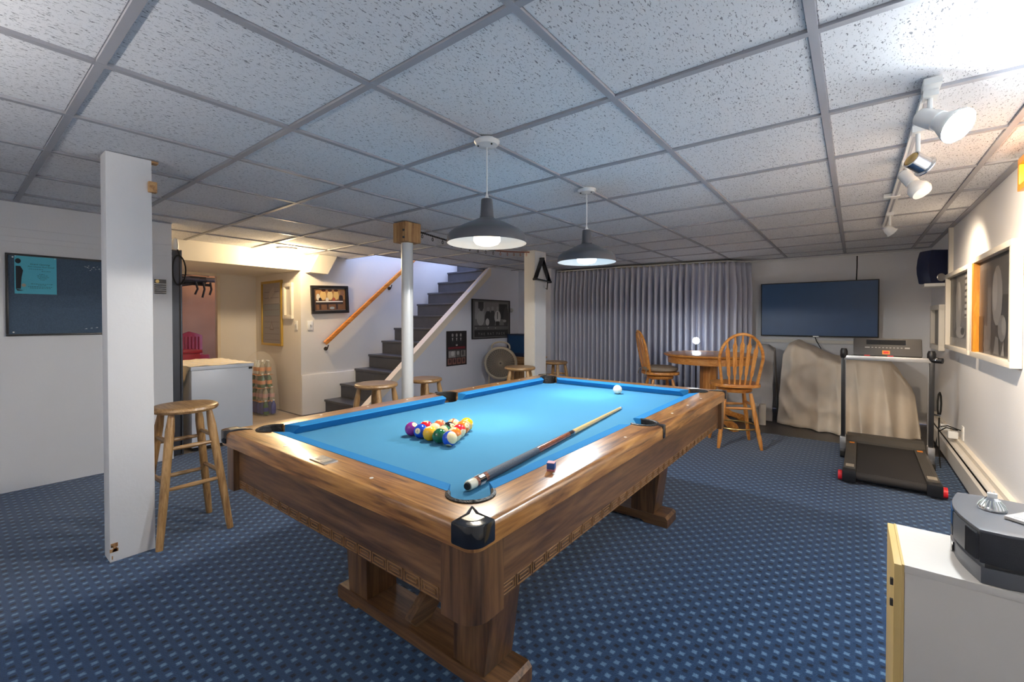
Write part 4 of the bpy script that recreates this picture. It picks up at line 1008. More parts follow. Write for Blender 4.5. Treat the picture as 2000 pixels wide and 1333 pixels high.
def picture(name, loc, face, w_, h_, fwid, dep, fm, shapes, label, cat='picture', roll_=0., group=None, mat_=0., zin=.012):
    t = thing(name, loc, label, cat, group=group); M = wallM(face, roll_)
    frame(t, w_, h_, fwid, dep, fm, M)
    iw, ih = w_-2*fwid, h_-2*fwid
    MB().add([M @ Vector(p_) for p_ in ((-iw/2, -ih/2, .002), (iw/2, -ih/2, .002), (iw/2, ih/2, .002), (-iw/2, ih/2, .002))], [(0, 1, 2, 3)]).build('backing', 'white_plastic', t, smooth=False)
    printed(t, 'print', iw-mat_, ih-mat_, shapes, M, zin); return t
G = lambda v: (v, v*.96, v*.92)
def photo_shapes(seed, base, n=16, lo=.02, hi=.35):
    rnd = random.Random(seed); s = [(G(base), None)]
    for i in range(n):
        cx, cy = rnd.uniform(-.38, .38), rnd.uniform(-.42, .42); rx, ry = rnd.uniform(.04, .16), rnd.uniform(.05, .2)
        rx = min(rx, .49-abs(cx)); ry = min(ry, .49-abs(cy)); s.append((G(rnd.uniform(lo, hi)), ell(cx, cy, rx, ry, 12)))
    return s
sh = [(G(.05), None), (G(.09), rect(-.5, .1, .5, .5)), (G(.13), rect(-.5, -.5, -.1, .2)), (G(.22), ell(.05, .1, .13, .3)), (G(.30), ell(.0, .15, .06, .2)), (G(.06), rect(-.4, -.2, -.2, .4)),
      (G(.28), rect(.32, .0, .46, .5)), (G(.17), ell(.18, -.22, .10, .13)), (G(.24), ell(.22, -.2, .05, .09)), (G(.17), [(-.02, -.48), (.12, -.48), (.10, -.32), (.03, -.30)]), (G(.26), [(.17, -.48), (.24, -.48), (.22, -.34)]), (G(.03), rect(-.5, -.5, -.3, -.1)), (G(.15), ell(-.2, -.4, .1, .06))]
picture('framed_photograph', (XR-.002, 3.93, 1.285), '-x', 1.02, .68, .035, .045, 'frame_white', sh, 'large white framed dark photograph nearest on the right wall', group='framed photographs on the right wall')
pf = bpy.data.objects[[o.name for o in bpy.data.objects if o.get('label', '').startswith('large white framed')][0]]
Bx = B(-.042, -.004, .420, .474, -.305, .305).build('frame_lining', 'yellow_wood', pf); Bx['label'] = 'orange wooden inner edge'
sh = [(G(.20), None), (G(.07), rect(-.5, -.5, -.2, .5)), (G(.34), ell(-.1, .05, .14, .36)), (G(.45), ell(-.06, .2, .06, .2)), (G(.12), ell(-.28, .0, .07, .3)), (G(.42), rect(.18, -.1, .42, .48))]
for k in range(7): sh.append((G(.12), rect(.18, -.08+.08*k, .42, -.05+.08*k)))
sh += [(G(.38), ell(.0, -.3, .2, .08)), (G(.28), rect(-.5, -.5, .5, -.38)), (G(.08), ell(.1, -.28, .08, .05))]
picture('framed_photograph', (XR-.002, 5.03, 1.275), '-x', 1.02, .66, .035, .045, 'frame_white', sh, 'white framed photograph of a figure, middle of the right wall', group='framed photographs on the right wall')
picture('framed_photograph', (XR-.002, 6.20, 1.125), '-x', .62, .45, .05, .045, 'frame_white', photo_shapes(5, .12, 8, .06, .16), 'small white framed photograph below the blue loudspeaker', group='framed photographs on the right wall')
picture('framed_photograph', (XR-.002, 3.0, 1.92), '-x', .60, .16, .03, .05, 'yellow_wood', photo_shapes(8, .2, 5), 'orange wooden frame high on the right wall at the picture edge')
# dark frame by the handrail
wsh = [((.20, .10, .05), None), ((.45, .24, .10), rect(-.5, .0, .5, .5)), ((.80, .55, .22), ell(-.22, .2, .10, .22)), ((.85, .65, .30), ell(.0, .2, .09, .22)), ((.80, .55, .2), ell(.2, .2, .09, .22)),
       ((.10, .03, .02), ell(-.2, .43, .07, .06)), ((.08, .03, .02), ell(.0, .43, .07, .06)), ((.10, .03, .02), ell(.2, .43, .07, .06)), ((.75, .7, .6), ell(-.38, .12, .06, .16)), ((.03, .02, .02), ell(-.32, -.02, .05, .12)),
       ((.8, .72, .6), ell(-.1, .0, .05, .1)), ((.5, .12, .06), ell(.12, .0, .05, .1)), ((.05, .03, .03), ell(.36, .05, .07, .2)), ((.82, .80, .74), rect(-.46, -.12, .42, -.07)), ((.04, .03, .03), rect(-.46, -.22, .42, -.12)),
       ((.05, .03, .03), rect(-.36, -.46, -.30, -.2)), ((.05, .03, .03), rect(-.12, -.46, -.06, -.2)), ((.05, .03, .03), rect(.18, -.46, .24, -.2)), ((.35, .42, .45), ell(.05, -.4, .08, .06)), ((.3, .16, .1), rect(.34, .2, .46, .42))]
picture('framed_picture', (XS+.002, 3.13, 1.468), '+x', .52, .365, .038, .03, 'frame_black', wsh, 'dark framed painting of a warm lit pool hall by the handrail', roll_=.045, mat_=.012)
# tall chart in a yellow frame
csh = [((.26, .24, .26), None), ((.33, .30, .30), rect(-.5, .15, .5, .5)), ((.22, .24, .27), rect(-.5, -.05, .5, .15))]
for k in range(9): csh.append(((.17, .15, .16), rect(-.4, -.45+.10*k, .4, -.44+.10*k)))
for k in range(5): csh.append(((.40, .36, .34), ell(-.1+.05*k, .3+.02*k, .05, .06)))
csh += [((.16, .12, .12), [(-.12, -.28), (.12, -.28), (0, -.12)]), ((.29, .26, .27), [(-.08, -.26), (.08, -.26), (0, -.15)])]
picture('framed_chart', (-6.243, YP-.002, 1.29), '-y', .60, .875, .032, .025, 'frame_gold', csh, 'tall faded chart in a yellow frame on the alcove wall', cat='chart')
t = thing('wall_panel', (-5.775, YP-.002, 1.445), 'narrow white framed recess panel beside the yellow framed chart', 'panel'); Mq = wallM('-y')
frame(t, .245, .465, .05, .03, 'cream_paint', Mq)
MB().add([Mq @ Vector(p_) for p_ in ((-.075, -.185, .003), (.075, -.185, .003), (.075, .185, .003), (-.075, .185, .003))], [(0, 1, 2, 3)]).build('back_plate', 'wall_warm', t, smooth=False)
for (loc, face, lab) in (((-5.59, YP-.002, 1.13), '-y', 'white light switch on the alcove wall under the narrow panel'), ((XS+.002, 2.862, 1.13), '+x', 'white light switch below the dark framed painting')):
    t = thing('light_switch', loc, lab, 'light switch', group='light switches'); Mq = wallM(face)
    def pb(x0, x1, y0, y1, z0, z1): return MB().add([Mq @ Vector(p_) for p_ in ((x0, y0, z0), (x1, y0, z0), (x1, y1, z0), (x0, y1, z0), (x0, y0, z1), (x1, y0, z1), (x1, y1, z1), (x0, y1, z1))], [(0, 3, 2, 1), (4, 5, 6, 7), (0, 1, 5, 4), (1, 2, 6, 5), (2, 3, 7, 6), (3, 0, 4, 7)])
    pb(-.036, .036, -.058, .058, 0, .007).build('plate', 'white_plastic', t, bevel=.002); pb(-.006, .006, -.012, .012, .006, .016).build('toggle', 'brushed', t, bevel=.001)
# rat pack poster and film poster on the wall under the stairs
psh = [(G(.12), None), (G(.16), rect(-.46, -.28, .46, .47)), (G(.30), rect(-.44, .0, -.2, .45)), (G(.05), rect(-.36, .28, -.22, .46)), (G(.22), rect(-.2, .1, .2, .46)), (G(.025), rect(.2, .0, .44, .42)),
       (G(.34), ell(-.30, .02, .10, .2)), (G(.06), ell(-.28, .28, .045, .07)), (G(.03), ell(-.1, .0, .09, .24)), (G(.30), ell(-.1, .27, .04, .06)), (G(.46), ell(-.12, -.08, .05, .1)), (G(.04), ell(.02, .0, .08, .25)), (G(.32), ell(.02, .29, .035, .06)),
       (G(.48), ell(.16, .06, .09, .18)), (G(.02), rect(.145, .0, .165, .2)), (G(.3), ell(.16, .30, .035, .06)), (G(.02), rect(.11, -.2, .21, -.06)), (G(.05), ell(.4, .05, .08, .3)), (G(.28), ell(.36, -.05, .05, .04)),
       (G(.04), rect(-.46, -.2, .46, -.17)), (G(.11), rect(-.46, -.28, .46, -.2)), (G(.5), ell(-.42, -.235, .012, .012)), (G(.5), ell(-.1, -.23, .012, .012)), (G(.5), ell(.1, -.245, .012, .012)), (G(.025), rect(-.46, -.47, .46, -.29))]
rp = picture('framed_poster', (XT+.002, 5.325, 1.212), '+x', .92, .612, .016, .02, 'frame_black', psh, 'black framed black and white group poster under the stairs', cat='poster')
vs, fs = text_mesh('THE RAT PACK', .055, 1.9); Mq = wallM('+x')
MB().add([Mq @ Vector((x, y-.232, .0165)) for x, y, _ in vs], fs).build('lettering', 'button_grey', rp, smooth=False)
fsh = [((.018, .014, .015), None)]
for k in range(3):
    x = -.2+.2*k; fsh += [((.02, .02, .022), ell(x, .24, .09, .16)), (G(.32), ell(x, .38, .045, .05)), (G(.5), [(x-.03, .30), (x+.03, .30), (x, .2)])]
fsh += [(G(.4), ell(.0, .09, .05, .025)), ((.16, .015, .02), rect(-.42, -.02, .42, .045)), (G(.22), rect(-.44, -.05, .44, -.045)), (G(.30), rect(-.40, -.26, -.06, -.07)), (G(.5), ell(-.2, -.15, .08, .07)), (G(.12), rect(-.04, -.26, .16, -.07)), (G(.35), ell(.06, -.14, .06, .06)), (G(.20), rect(.2, -.26, .44, -.07)), (G(.06), ell(.3, -.15, .05, .08))]
for k in range(4): fsh += [((.22, .10, .08), rect(-.44+.225*k, -.46, -.25+.225*k, -.28)), ((.06, .03, .03), ell(-.34+.225*k, -.36, .05, .06))]
po_ = thing('film_poster', (XT+.001, 4.555, .79), 'dark film poster with a red band under the stair trim', 'poster'); printed(po_, 'print', .415, .50, fsh, wallM('+x'), .002)
t = thing('wall_bell', (XT+.001, 5.83, 1.36), 'small round dark bell beside the group poster', 'bell')
MB().lathe([(0, 0), (.035, 0), (.035, .02), (.02, .04), (0, .042)], 18, wallM('+x')).build('bell_cup', 'brushed', t)
# bulletin board
bo = thing('bulletin_board', (XL+.001, .60, 1.376), 'dark blue bulletin board in a black frame on the left wall', 'board'); Mq = wallM('+x')
frame(bo, .67, .578, .014, .018, 'frame_black', Mq)
MB().add([Mq @ Vector(p_) for p_ in ((-.322, -.276, .008), (.322, -.276, .008), (.322, .276, .008), (-.322, .276, .008))], [(0, 1, 2, 3)]).build('felt', 'cork_blue', bo, smooth=False)
for (x, y) in ((-.30, .262), (-.30, -.262)): MB().lathe([(0, .0185), (.005, .0185), (.005, .012)], 10, Mq @ Matrix.Translation((x, y, 0))).build('frame_screw', 'white_plastic', bo)
b = MB(); rnd = random.Random(3)
for k in range(16):
    x, y = rnd.uniform(.06, .16), rnd.uniform(.20, .235); s_ = rnd.uniform(.002, .006); b.add([Mq @ Vector(p_) for p_ in ((x, y, .0086), (x+s_*2, y, .0086), (x+s_, y+s_, .0086))], [(0, 1, 2)])
for k in range(3):
    x, y = .06+.03*k, -.245+.004*k; b.add([Mq @ Vector(p_) for p_ in ((x, y, .0086), (x+.016, y, .0086), (x+.012, y+.005, .0086))], [(0, 1, 2)])
b.build('torn_paper', 'white_plastic', bo, smooth=False)
fy = thing('flyer', (XL+.011, .411, 1.519), 'turquoise flyer pinned to the bulletin board', 'flyer')
MB().add([Mq @ Vector(p_) for p_ in ((-.103, -.134, .0), (.103, -.134, .0), (.103, .134, .0), (-.103, .134, .0), (-.103, -.134, -.001), (.103, -.134, -.001), (.103, .134, -.001), (-.103, .134, -.001))], [(0, 1, 2, 3), (7, 6, 5, 4), (0, 4, 5, 1), (1, 5, 6, 2), (2, 6, 7, 3), (3, 7, 4, 0)]).build('sheet', 'flyer', fy, smooth=False)
def line(txt, x, y, s_, italic=.2, sp=1.):
    vs, fs = text_mesh(txt, s_, sp); return MB().add([Mq @ Vector((x+px_+italic*py_, y+py_, .0006)) for px_, py_, _ in vs], fs).build('lettering', 'ink', fy, smooth=False)
line('Grand Opening', .02, .078, .0155, .25); line('Port Chester Pool School', .026, .060, .0125, .25)
for (x, y, w_) in ((.0, .043, .07), (.05, .030, .045), (.03, .008, .03), (.03, -.002, .05), (.032, -.012, .05), (.03, -.022, .035), (.03, -.031, .02), (.025, -.062, .10), (.03, -.071, .04), (.02, -.082, .12), (.02, -.092, .10)):
    b = MB(); x_ = x-w_/2; rr_ = random.Random(int(y*1000))
    while x_ < x+w_/2:
        l_ = rr_.uniform(.004, .011); b.add([Mq @ Vector(p_) for p_ in ((x_, y-.0012, .0006), (x_+l_, y-.0012, .0006), (x_+l_, y+.0012, .0006), (x_, y+.0012, .0006))], [(0, 1, 2, 3)]); x_ += l_+.003
    b.build('small_print', 'ink', fy, smooth=False)
b = MB()
for poly in (ell(-.086, .095, .014, .018), [(-.097, .06), (-.075, .06), (-.062, .03), (-.07, -.02), (-.074, -.10), (-.097, -.10)], [(-.097, -.10), (-.06, -.112), (-.09, -.115)]):
    b.add([Mq @ Vector((x, y, .0006)) for x, y in poly], [tuple(range(len(poly)))])
b.build('printed_figure', 'ink', fy, smooth=False)
MB().add([Mq @ Vector((x, y, .0007)) for x, y in ell(-.060, -.074, .011, .012)], [tuple(range(14))]).build('printed_ball', 'fan_beige', fy, smooth=False)
for (x, y) in ((-.098, .128), (.095, .126)): MB().lathe([(0, .004), (.003, .004), (.003, 0)], 8, Mq @ Matrix.Translation((x, y, 0))).build('pin', 'white_plastic', fy)
# small rack plaque
pq = thing('wall_plaque', (XL+.001, 1.128, 1.48), 'small black slatted plaque with gold emblem on the wall end', 'plaque')
for k in range(5):
    z0 = -.06+.0172*k
    MB().add([Mq @ Vector(p_) for p_ in ((-.04, z0, 0), (.04, z0, 0), (.04, z0+.011, 0), (-.04, z0+.011, 0), (-.04, z0, .006), (.04, z0, .006), (.04, z0+.011, .006), (-.04, z0+.011, .006))], [(4, 5, 6, 7), (0, 1, 5, 4), (1, 2, 6, 5), (2, 3, 7, 6), (3, 0, 4, 7)]).build('slat', 'black_plastic', pq, smooth=False)
hd = MB().add([Mq @ Vector(p_) for p_ in ((-.04, .028, 0), (.04, .028, 0), (.04, .062, 0), (-.04, .062, 0), (-.04, .028, .006), (.04, .028, .006), (.04, .062, .006), (-.04, .062, .006))], [(4, 5, 6, 7), (0, 1, 5, 4), (1, 2, 6, 5), (2, 3, 7, 6), (3, 0, 4, 7)]).build('header', 'black_plastic', pq, smooth=False)
MB().add([Mq @ Vector((x, y, .0065)) for x, y in ell(-.020, .045, .013, .014)], [tuple(range(14))]).build('emblem', 'brass', hd, smooth=False)

# ================================================================== ALCOVE: FREEZER, COLUMN, BOTTLES, STOREROOM
fz = thing('chest_freezer', (-5.2, 1.63, 0), 'white chest freezer standing in the alcove', 'freezer')
B(-.40, .452, -.255, .26, .03, .735).build('body', 'freezer_white', fz, bevel=.006); B(-.41, .462, -.262, .268, .737, .772).build('lid', 'freezer_white', fz, bevel=.006)
B(-.38, .43, -.24, .245, 0, .03).build('plinth', 'black_plastic', fz); B(.452, .459, .225, .255, .715, .735).build('hinge', 'black_plastic', fz)
b = MB(); n = 16
vs = []
for i in range(n+1):
    for j in range(n+1):
        x = -.42+.885*i/n; y = -.268+.545*j/n; z = .7745+.003*math.sin(i*1.9+j*.8)+.002*math.sin(j*2.3)
        vs.append((x, y, z))
fs = [(i*(n+1)+j, (i+1)*(n+1)+j, (i+1)*(n+1)+j+1, i*(n+1)+j+1) for i in range(n) for j in range(n)]
o0 = len(vs)
for i in range(n+1):                # the flap hanging on the near side
    x = -.42+.885*i/n
    for q in range(7):
        u = q/6; vs.append((x-.02*u, -.268-.004-.012*abs(math.sin(i*.9))*u, .774-.34*u*(1-.85*max(0, (i-9)/7.))))
for i in range(n):
    for q in range(6): fs.append((o0+i*7+q, o0+i*7+q+1, o0+(i+1)*7+q+1, o0+(i+1)*7+q))
cl = MB().add(vs, fs).build('table_cloth', 'freezer_cloth'); cl.location = (-5.2, 1.63, 0); tag(cl, 'cream cloth spread over the chest freezer', 'cloth')
sc_ = thing('steel_column', (-4.79, 1.265, 0), 'dark steel channel column at the end of the left wall', 'column')
B(.03, .04, -.05, .028, 0, 1.82).build('flange', 'dark_steel', sc_); B(-.05, .03, -.012, .0, 0, 1.82).build('web', 'dark_steel', sc_); B(.0, .06, .03, .042, 0, 1.82).build('flange', 'dark_steel', sc_)
cb = thing('cord_loop', (-4.725, 1.275, 1.55), 'black cord looped over the steel column', 'cord')
lp_ = [(.012, .055*math.sin(2*PI*i/24)*(1 if math.sin(2*PI*i/24) > 0 else .75), .09-.145*math.cos(2*PI*i/24)*(.9)) for i in range(24)]
MB().tube(lp_, .006, 8, closed=True).build('loop', 'black_rubber', cb); MB().tube([(.012, 0.01, .22), (.012, -.01, .30), (.01, -.02, .37)], .006, 8).build('tail', 'black_rubber', cb)
MB().lathe([(0, .27), (.022, .27), (.026, .30), (.02, .36), (0, .37)], 14, Matrix.Translation((.012, -.02, 0))).build('plug_head', 'white_plastic', cb)
# bagged bottles
bg = [(-5.93, 2.44), (-6.06, 2.47), (-6.19, 2.50), (-5.95, 2.56), (-6.08, 2.59), (-6.21, 2.62)]
def bottle(loc, m, lab_m, lab, s=1., tilt=(0, 0, 0)):
    t = thing('drink_bottle', loc, lab, 'bottle', group='drink bottles stacked beside the freezer'); t.rotation_euler = tilt
    MB().lathe([(0, 0), (.026*s, 0), (.032*s, .008*s), (.032*s, .11*s), (.026*s, .135*s), (.012*s, .165*s), (.012*s, .178*s), (0, .178*s)], 14).build('body', m, t)
    MB().lathe([(.0125*s, .176*s), (.0135*s, .190*s), (0, .191*s)], 10).build('cap', 'white_plastic', t)
    MB().lathe([(.0325*s, .045*s), (.0328*s, .047*s), (.0328*s, .095*s), (.0325*s, .097*s)], 14).build('label_band', lab_m, t)
rnd = random.Random(11); layers = [('bottle_blue', 'bottle_blue', 'blue labelled', 'bottom'), ('bottle_amber', 'label_pink', 'pink labelled', 'second'), ('bottle_green', 'label_orange', 'green', 'third'), ('bottle_clear', 'label_amber' if 0 else 'label_orange', 'clear orange labelled', 'top')]
for k, (m1, m2, nm, lay) in enumerate(layers):
    z = .004+k*.166; cnt = [(0, 4), (1, 4), (2, 3), (2, 2)][k]
    xs = [-5.86-.075*i for i in range([5, 5, 4, 3][k])]
    for r in range(2):
        for i, x in enumerate(xs):
            mm = rnd.choice([m1, m1, 'bottle_amber', 'bottle_green'])
            bottle((x-.035*k+rnd.uniform(-.004, .004), 2.46+.085*r+.022*(4-i)*.3+rnd.uniform(-.004, .004), z), mm, m2, nm+' drink bottle, '+['first', 'second', 'third', 'fourth', 'fifth'][i]+' from the right in the '+['front', 'back'][r]+' row, '+lay+' layer', .94, (rnd.uniform(-.08, .08), rnd.uniform(-.08, .08), 0))
    if k: tag(B(-6.26, -5.84-.02*k, 2.415, 2.60, z-.0035, z-.001).build('cardboard_tray', 'label_orange'), 'cardboard sheet under the '+lay+' layer of bottles', 'tray', 'cardboard sheets between the bottle layers')
vs = []; n = 28; prof = [(.0, .245, .145), (.1, .26, .155), (.3, .25, .15), (.5, .235, .14), (.66, .20, .13), (.74, .13, .09), (.79, .05, .04)]
for (z, rx, ry) in prof:
    for i in range(n):
        an = 2*PI*i/n; kk = 1+.03*math.sin(an*7+z*20); vs.append((-6.04-.06*z+rx*kk*math.copysign(abs(math.cos(an))**.6, math.cos(an)), 2.515+ry*kk*math.copysign(abs(math.sin(an))**.6, math.sin(an)), .002+z))
fs = [(r*n+i, r*n+(i+1) % n, (r+1)*n+(i+1) % n, (r+1)*n+i) for r in range(len(prof)-1) for i in range(n)]
tag(MB().add(vs, fs).build('plastic_bag', 'bag_film'), 'clear plastic bag around the stacked bottles', 'bag')
# storeroom things
rc = thing('red_chair', (-7.62, 2.06, 0), 'red slatted plastic chair in the storeroom', 'chair', .0)
B(-.24, .24, -.22, .28, .44, .50).build('seat', 'red_plastic', rc, bevel=.02); B(.20, .26, -.24, .30, .50, .70).build('arm', 'red_plastic', rc, bevel=.015)
pr = MB(); pr.prism([(.0, .46), (.34, .46), (.34, .97), (.26, 1.0), (.17, 1.03), (.06, .98), (0, .95)], -.20, -.16, axis='x'); pr.build('backrest', 'red_plastic', rc, bevel=.008)
for k in range(7): B(-.162, -.148, .03+.043*k, .05+.043*k, .55, .95).build('slat', 'red_plastic', rc, bevel=.003)
for (x, y) in ((-.2, -.18), (.2, -.18), (-.2, .24), (.2, .24)): B(x-.02, x+.02, y-.02, y+.02, 0, .45).build('leg', 'red_plastic', rc)
tb = thing('red_tote', (-7.05, 1.86, 0), 'red plastic tote stacked before the red chair', 'tote')
b = MB(); b.box(-.16, .16, -.28, .24, .42, .78); b.build('body', 'red_plastic', tb, bevel=.01); B(-.18, .18, -.30, .26, .76, .80).build('rim', 'red_plastic', tb, bevel=.006); B(-.15, .15, -.27, .23, 0, .42).build('lower_tote', 'brown_wall', tb, bevel=.01)
tag(B(-7.20, -6.98, 1.62, 1.90, .803, .90).build('black_box', 'black_plastic', bevel=.02), 'black box on the red tote in the storeroom', 'box')
for (z, y0, r, m, lb) in ((1.90, .8, .028, 'rust', 'rusty pipe'), (1.80, .8, .035, 'dark_steel', 'dark pipe'), (1.97, .8, .022, 'brushed', 'silver pipe')):
    tag(MB().tube([(-7.45, y0, z), (-7.42, 2.0, z-.02), (-7.38, 3.2, z-.02)], r, 12).build('ceiling_pipe', m), lb+' under the storeroom ceiling', 'pipe', 'storeroom pipes')
b = MB(); rnd = random.Random(2)
for k in range(7): b.tube([(-7.42+rnd.uniform(-.03, .03), 1.5+.17*q+rnd.uniform(-.03, .03), 1.70+.045*k*.5+rnd.uniform(-.03, .03)) for q in range(6)], rnd.uniform(.012, .03), 8)
for k in range(3): b.tube([(-7.38, 2.20+.09*k, 1.74), (-7.37, 2.22+.085*k, 1.64), (-7.38, 2.19+.09*k, 1.56-.04*(k % 2))], .014, 8)
tag(b.build('cable_bundle', 'black_rubber'), 'tangle of black insulation hanging in the storeroom', 'cables')
for yy in (1.62, 1.95): tag(MB().tube([(-7.9, yy, 0), (-7.9, yy, 1.75), (-7.86, yy+.1, 1.80)], .03, 12).build('wall_pipe', 'rust'), ('left' if yy < 1.8 else 'right')+' rusty vertical pipe in the storeroom', 'pipe')

# ================================================================== FAN, SMALL TELEVISION, SCORE STRING, TRIANGLE
fn = thing('round_fan', (-4.17, 5.10, 0), 'beige round floor fan with a dark mesh grille under the stairs', 'fan', .62)
zf, rf = .555, .245; Mf = Matrix.Translation((0, 0, zf)) @ Matrix.Rotation(PI/2, 4, 'X') @ Matrix.Rotation(0, 4, 'Z')
MB().lathe([(rf-.03, -.06), (rf-.008, -.065), (rf, -.05), (rf+.004, .03), (rf, .05), (rf-.02, .062), (rf-.034, .055), (rf-.034, -.055), (rf-.03, -.06)], 48, Mf).build('housing', 'fan_beige', fn)
b = MB()
for k in range(1, 12): rr_ = (rf-.034)*k/12; b.tube([Mf @ Vector((rr_*math.cos(2*PI*i/36), rr_*math.sin(2*PI*i/36), .052)) for i in range(36)], .0018, 4, closed=True)
for k in range(36): b.tube([Mf @ Vector((.02*math.cos(2*PI*k/36), .02*math.sin(2*PI*k/36), .050)), Mf @ Vector(((rf-.03)*math.cos(2*PI*k/36+.25), (rf-.03)*math.sin(2*PI*k/36+.25), .050))], .0016, 4)
b.build('grille', 'fan_beige', fn)
MB().lathe([(0, .0), (rf-.036, .0)], 40, Mf).build('blade_disc', 'fan_grille', fn).name = 'fan_back'
for k in range(5):
    Mk = Mf @ Matrix.Rotation(k*2*PI/5, 4, 'Z') @ Matrix.Translation((0, 0, .02)) @ Matrix.Rotation(.4, 4, 'X'); MB().box(.03, .19, -.05, .05, -.002, .002, Mk).build('blade', 'fan_grille', fn)
hp = [(math.cos(PI*i/16)*.135, .0, zf+.215+.10*math.sin(PI*i/16)**.6) for i in range(17)]
MB().tube(hp, .013, 10).build('handle', 'fan_beige', fn)
for s in (1, -1): MB().tube([(s*.17, 0, zf-.17), (s*.19, 0, .04), (s*.19, -.10, .012)], .013, 8).build('stand_leg', 'fan_beige', fn); MB().tube([(s*.19, 0, .05), (s*.19, .12, .012)], .013, 8).build('stand_foot', 'fan_beige', fn)
cbn = thing('small_cabinet', (-4.25, 5.86, 0), 'light wooden cabinet in the corner behind the fan', 'cabinet')
B(-.27, .27, -.17, .17, .02, .58).build('carcass', 'raw_z', cbn); B(-.29, .29, -.185, .18, .58, .605).build('top', 'raw_x', cbn, bevel=.004)
dr = B(-.24, .24, -.182, -.17, .43, .56).build('drawer', 'raw_x', cbn, bevel=.003); MB().sphere((.06, -.19, .5), .012, 10, 8).build('knob', 'brass', dr)
B(-.24, .24, -.182, -.17, .05, .41).build('door', 'raw_z', cbn, bevel=.003)
t2 = thing('small_television', (-4.30, 5.83, .605), 'small old dark television on the light cabinet', 'television')
B(-.235, .235, -.12, .15, .0, .365).build('housing', 'pad_dark', t2, bevel=.012); B(-.20, .20, -.123, -.115, .06, .34).build('screen', 'tv_screen', t2, bevel=.002); MB().sphere((.12, -.122, .03), .010, 8, 6).build('dial', 'chrome', t2)
ss = thing('score_string', (-3.02, 2.53, 0), 'dark beaded scoring string strung from the post to the cream pillar', 'score string')
def spt(u): return Vector((.0-.055*u, 1.78*u, 1.975-.055*math.sin(PI*u)+.035*u))
MB().tube([spt(i/30) for i in range(31)], .0035, 6).build('wire', 'black_rubber', ss)
bd = MB().lathe([(0, -.006), (.008, -.005), (.0095, 0), (.008, .005), (0, .006)], 8)
me = None
for i in range(80):
    u = .01+.98*i/79
    if me is None: o = bd.build('bead', 'black_plastic', ss); me = o.data; m2_ = me.copy(); m2_.materials.clear(); m2_.materials.append(MATS['rust'])
    else: o = bpy.data.objects.new('bead', me if u < .62 else m2_); COL.objects.link(o); o.parent = ss
    p_ = spt(u); o.location = p_; o.rotation_euler = (spt(min(1, u+.01))-spt(u-.01)).to_track_quat('Z', 'Y').to_euler()
for i in range(14):
    u = .04+.92*i/13; p_ = spt(u)
    MB().tube([p_+Vector((0, .009*math.sin(2*PI*k/12), -.032-.014*math.cos(2*PI*k/12))) for k in range(12)], .0032, 6, closed=True).build('counter_ring', 'black_plastic' if u < .62 else 'rust', ss)
    MB().tube([p_+Vector((0, 0, -.006)), p_+Vector((0, 0, -.02))], .0025, 6).build('ring_stem', 'black_plastic', ss)
tg = thing('ball_triangle', (-2.965, 4.40, 1.66), 'black plastic ball triangle hanging on the cream pillar', 'ball rack', .0)
T0, T1, T2 = Vector((0, .01, .275)), Vector((0, -.135, .02)), Vector((.03, .125, .0))
for A_, B_ in ((T0, T1), (T1, T2), (T2, T0)):
    MB().bar(A_, B_, .055, .016, (A_-B_).cross(Vector((1, 0, 0))) if True else (1, 0, 0)).build('rack_side', 'black_gloss', tg, bevel=.005)
for P_ in (T0, T1, T2): MB().tube([P_+Vector((-.027, 0, 0)), P_+Vector((.027, 0, 0))], .014, 14).build('rack_corner', 'black_gloss', tg)
MB().tube([(-.03, .01, .29), (0, .01, .30), (.012, .01, .285)], .005, 8).build('hook', 'white_plastic', tg)
bh = thing('bridge_hook', (-2.985, 4.50, 1.60), 'small black and white hook on the pillar below the ball triangle', 'hook')
MB().sphere((.0, 0, .0), .016, 12, 8).build('ball', 'white_plastic', bh); MB().tube([(0, 0, .0), (.02, .02, -.03), (.02, .03, .05)], .007, 8).build('stem', 'black_plastic', bh)

# ================================================================== CABINET AND STEREO AT THE NEAR RIGHT
kb = thing('side_cabinet', (.39, 1.495, 0), 'beige laminate cabinet with yellow edge at the lower right', 'cabinet')
CZ = .63
B(-.293, .292, -.13, .13, 0, CZ-.018).build('carcass', 'laminate', kb, bevel=.001); B(-.294, .293, -.131, .131, CZ-.018, CZ).build('top', 'laminate', kb, bevel=.0015)
B(-.298, -.2935, -.131, .131, .0, CZ).build('edge_strip', 'laminate_edge', kb, smooth=False).name = 'edge_strip'
B(-.312, -.298, -.132, .132, .02, CZ-.002).build('door', 'laminate_edge', kb, bevel=.001)
for z in (.52, .57): B(-.318, -.312, -.120, -.112, z, z+.015).build('hinge', 'dark_steel', kb)
sr_ = thing('stereo', (.36, 1.50, CZ), 'grey table stereo with curved front on the beige cabinet', 'stereo')
def wave(off, fr=0.):
    p_ = [(-.143+off, -.130+off)]
    p_ = [(-.140-off+.0, .128+off)]
    front = [(-.140-.024*math.sin(PI*i/14)-off, .132-.262*i/14) for i in range(15)]
    return front+[(-.10, -.131-off), (.06, -.098-off), (.10, -.09-off), (.10, .10+off), (.0, .122+off), (-.10, .134+off)]
MB().prism(wave(.0), .0, .036).build('base_unit', 'stereo_grey', sr_, bevel=.003)
MB().prism(wave(-.006), .036, .044).build('gap', 'black_plastic', sr_)
MB().prism(wave(.002), .044, .112).build('main_unit', 'stereo_dark', sr_, bevel=.003)
MB().prism(wave(.003), .110, .117).build('top_cover', 'stereo_grey', sr_, bevel=.003)
